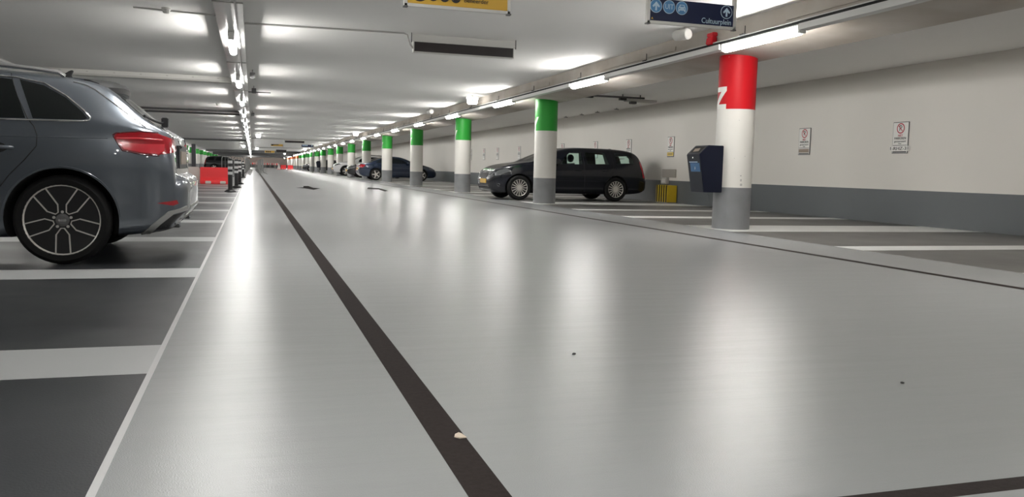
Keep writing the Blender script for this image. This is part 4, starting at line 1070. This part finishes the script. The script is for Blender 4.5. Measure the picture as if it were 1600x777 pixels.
SB = dict(L=4.35, n=54, R=.31, rimf=.72, axles=[.92,3.47],
  top=[(0,.60),(.03,.72),(.07,.83),(.14,.865),(.4,.90),(.7,.97),(1.1,1.13),(1.5,1.245),(1.9,1.285),(2.2,1.27),(2.5,1.20),(2.9,1.03),(3.1,.93),(3.4,.885),(3.8,.80),(4.1,.70),(4.27,.60),(4.35,.50)],
  bot=[(0,.38),(.08,.28),(.3,.20),(.8,.17),(3.8,.16),(4.2,.18),(4.35,.27)],
  hw=[(0,.60),(.05,.72),(.14,.79),(.35,.835),(.9,.86),(3.3,.86),(3.8,.82),(4.05,.76),(4.25,.66),(4.35,.52)],
  belt=[(0,.56),(.05,.74),(.1,.82),(.4,.87),(.9,.90),(2.0,.89),(2.9,.86),(3.4,.84),(3.9,.745),(4.2,.62),(4.35,.48)],
  roofw=[(0,.52),(.1,.68),(.5,.66),(1.0,.60),(1.6,.57),(2.1,.57),(2.6,.62),(3.0,.70),(3.4,.72),(4.0,.64),(4.35,.42)],
  glass=[[(2.70,.90),(2.45,1.07),(2.15,1.17),(1.80,1.19),(1.82,.91)],[(1.72,.915),(1.70,1.19),(1.4,1.15),(1.1,1.05),(.92,.95),(.95,.925)]],
  gaps=[[(1.77,1.2),(1.76,.9),(1.78,.24)],[(1.0,.93),(1.1,.7),(1.25,.5)],[(2.85,.9),(2.9,.6),(2.88,.22)]],
  handles=[(1.3,.78),(2.05,.78)], mirror=(2.66,.91),
  head=[(3.85,.66),(4.15,.57),(4.22,.60),(4.1,.68),(3.95,.71)], headf=[(.34,.56),(.62,.56),(.64,.64),(.38,.63)],
  tail=[(.34,.80),(.10,.82),(.05,.76),(.06,.66),(.20,.66),(.30,.72)], tailf=[(.34,.68),(.68,.66),(.68,.79),(.36,.79)],
  rearglass=[(-.55,.93),(.55,.93),(.46,1.16),(-.46,1.16)], windscreen=[(-.60,.97),(.60,.97),(.50,1.19),(-.50,1.19)],
  grille=[(-.28,.36),(.28,.36),(.34,.58),(-.34,.58)], intake=[(-.6,.22),(.6,.22),(.58,.32),(-.58,.32)], platez=.42, platerz=.60)
def scale_x(S, k):
    T = map_x(S, lambda x: x*k); T['rails'] = None
    return T
parked_car(scale_x(SB,.965), 5.36, 45.25, 0, 'navy blue sedan car parked rear to the aisle beyond third green pillar', M['paintB'])
SK = dict(SV); SK.update(rimf=.68, head=[(3.95,.66),(4.28,.60),(4.40,.62),(4.30,.70),(4.05,.73)], headf=[(.30,.61),(.64,.60),(.66,.69),(.34,.69)],
  grille=[(-.30,.36),(.30,.36),(.34,.66),(-.34,.66)])
parked_car(scale_x(SK,.925), 9.95, 54.4, PI, 'black car with chrome front parked nose to the aisle beyond the blue sedan', M['paintK'], 'glassmid')
SW = dict(SV); 
def scale_z(tab, k): return [(a,b*k) for a,b in tab]
SW.update(L=4.35, R=.345, rimf=.70, axles=[.90,3.46],
  top=[(0,.70),(.04,.76),(.09,.82),(.14,.95),(.24,1.15),(.36,1.34),(.46,1.42),(.7,1.47),(1.2,1.52),(1.8,1.52),(2.1,1.48),(2.5,1.36),(2.9,1.15),(3.1,1.06),(3.4,1.03),(3.8,.98),(4.05,.91),(4.22,.80),(4.30,.70),(4.35,.58)],
  bot=[(0,.45),(.08,.34),(.3,.27),(.8,.23),(3.8,.23),(4.15,.25),(4.3,.30),(4.35,.38)],
  hw=[(0,.62),(.05,.74),(.14,.81),(.35,.85),(.9,.87),(3.3,.87),(3.8,.84),(4.05,.78),(4.25,.68),(4.35,.54)],
  belt=[(0,.64),(.1,.78),(.16,.90),(.26,1.0),(.6,1.01),(1.5,1.0),(2.8,.98),(3.2,.98),(3.7,.95),(4.0,.87),(4.25,.72),(4.35,.56)],
  glass=[[(2.65,1.02),(2.4,1.24),(2.1,1.36),(1.72,1.39),(1.72,1.03)],[(1.64,1.03),(1.64,1.39),(1.1,1.38),(.95,1.05)],[(.86,1.06),(.95,1.36),(.62,1.32),(.5,1.10)]],
  gaps=[[(1.68,1.4),(1.68,1.0),(1.68,.34)],[(1.0,1.05),(1.05,.8),(1.25,.6)],[(2.8,1.0),(2.85,.7),(2.83,.34)]],
  handles=[(1.2,.88),(1.95,.88)], mirror=(2.6,1.03),
  head=[(3.80,.84),(4.1,.76),(4.22,.74),(4.2,.82),(3.95,.88)], headf=[(.36,.72),(.66,.72),(.68,.81),(.40,.80)],
  tail=[(.36,1.05),(.14,1.0),(.10,.84),(.2,.84),(.34,.95)], tailf=[(.45,.86),(.72,.86),(.72,1.0),(.45,1.0)],
  rearglass=[(-.55,1.08),(.55,1.08),(.52,1.34),(-.52,1.34)], windscreen=[(-.62,1.08),(.62,1.08),(.55,1.38),(-.55,1.38)],
  grille=[(-.36,.52),(.36,.52),(.40,.78),(-.40,.78)], intake=[(-.6,.32),(.6,.32),(.58,.44),(-.58,.44)], platez=.50, platerz=.78,
  rails=[(.6,.56,1.47),(.8,.575,1.51),(1.6,.575,1.545),(2.0,.57,1.50)])
parked_car(SW, 9.92, 62.2, PI, 'white sport utility car with black cladding parked nose to the aisle in the distance', M['paintW'], cladding=M['black'])
parked_car(SK, 10.0-.10, 97.3, PI, 'far dark grey car parked nose to the aisle among far green pillars', M['paintD'], 'glassmid')
SH = scale_x(SV,.80)
parked_car(SH, -4.2, 80.5, 0, 'black hatchback car on the left behind the red plastic barrier', M['paintK'], group='parked cars on the left')


# ------------------------------------------------------------------ world, camera, colour
w = bpy.data.worlds.new('world'); SC.world = w; w.use_nodes = True
w.node_tree.nodes['Background'].inputs[0].default_value = (.5,.5,.5,1); w.node_tree.nodes['Background'].inputs[1].default_value = .05
cam = bpy.data.cameras.new('camera'); co = bpy.data.objects.new('camera', cam); COL.objects.link(co)
yaw, pitch, roll = (math.radians(a) for a in (17.38604733,5.38860854,1.43843606))
f = Vector((math.sin(yaw)*math.cos(pitch), math.cos(yaw)*math.cos(pitch), -math.sin(pitch)))
r0 = Vector((math.cos(yaw),-math.sin(yaw),0)); u0 = r0.cross(f)
r = r0*math.cos(roll)+u0*math.sin(roll); u = -r0*math.sin(roll)+u0*math.cos(roll)
co.matrix_world = Matrix(((r.x,u.x,-f.x,0),(r.y,u.y,-f.y,0),(r.z,u.z,-f.z,.72),(0,0,0,1)))
cam.sensor_width = 36; cam.lens = 1300/1600*36; cam.clip_start = .05; cam.clip_end = 400
SC.camera = co
SC.view_settings.view_transform = 'Standard'; SC.view_settings.look = 'None'
SC.view_settings.exposure = 0.0; SC.view_settings.gamma = 1.0
SC.cycles.max_bounces = 10; SC.cycles.diffuse_bounces = 6; SC.cycles.glossy_bounces = 4; SC.cycles.transmission_bounces = 8
SC.cycles.use_denoising = True
SC.cycles.sample_clamp_indirect = 8
SC.cycles.use_light_tree = True
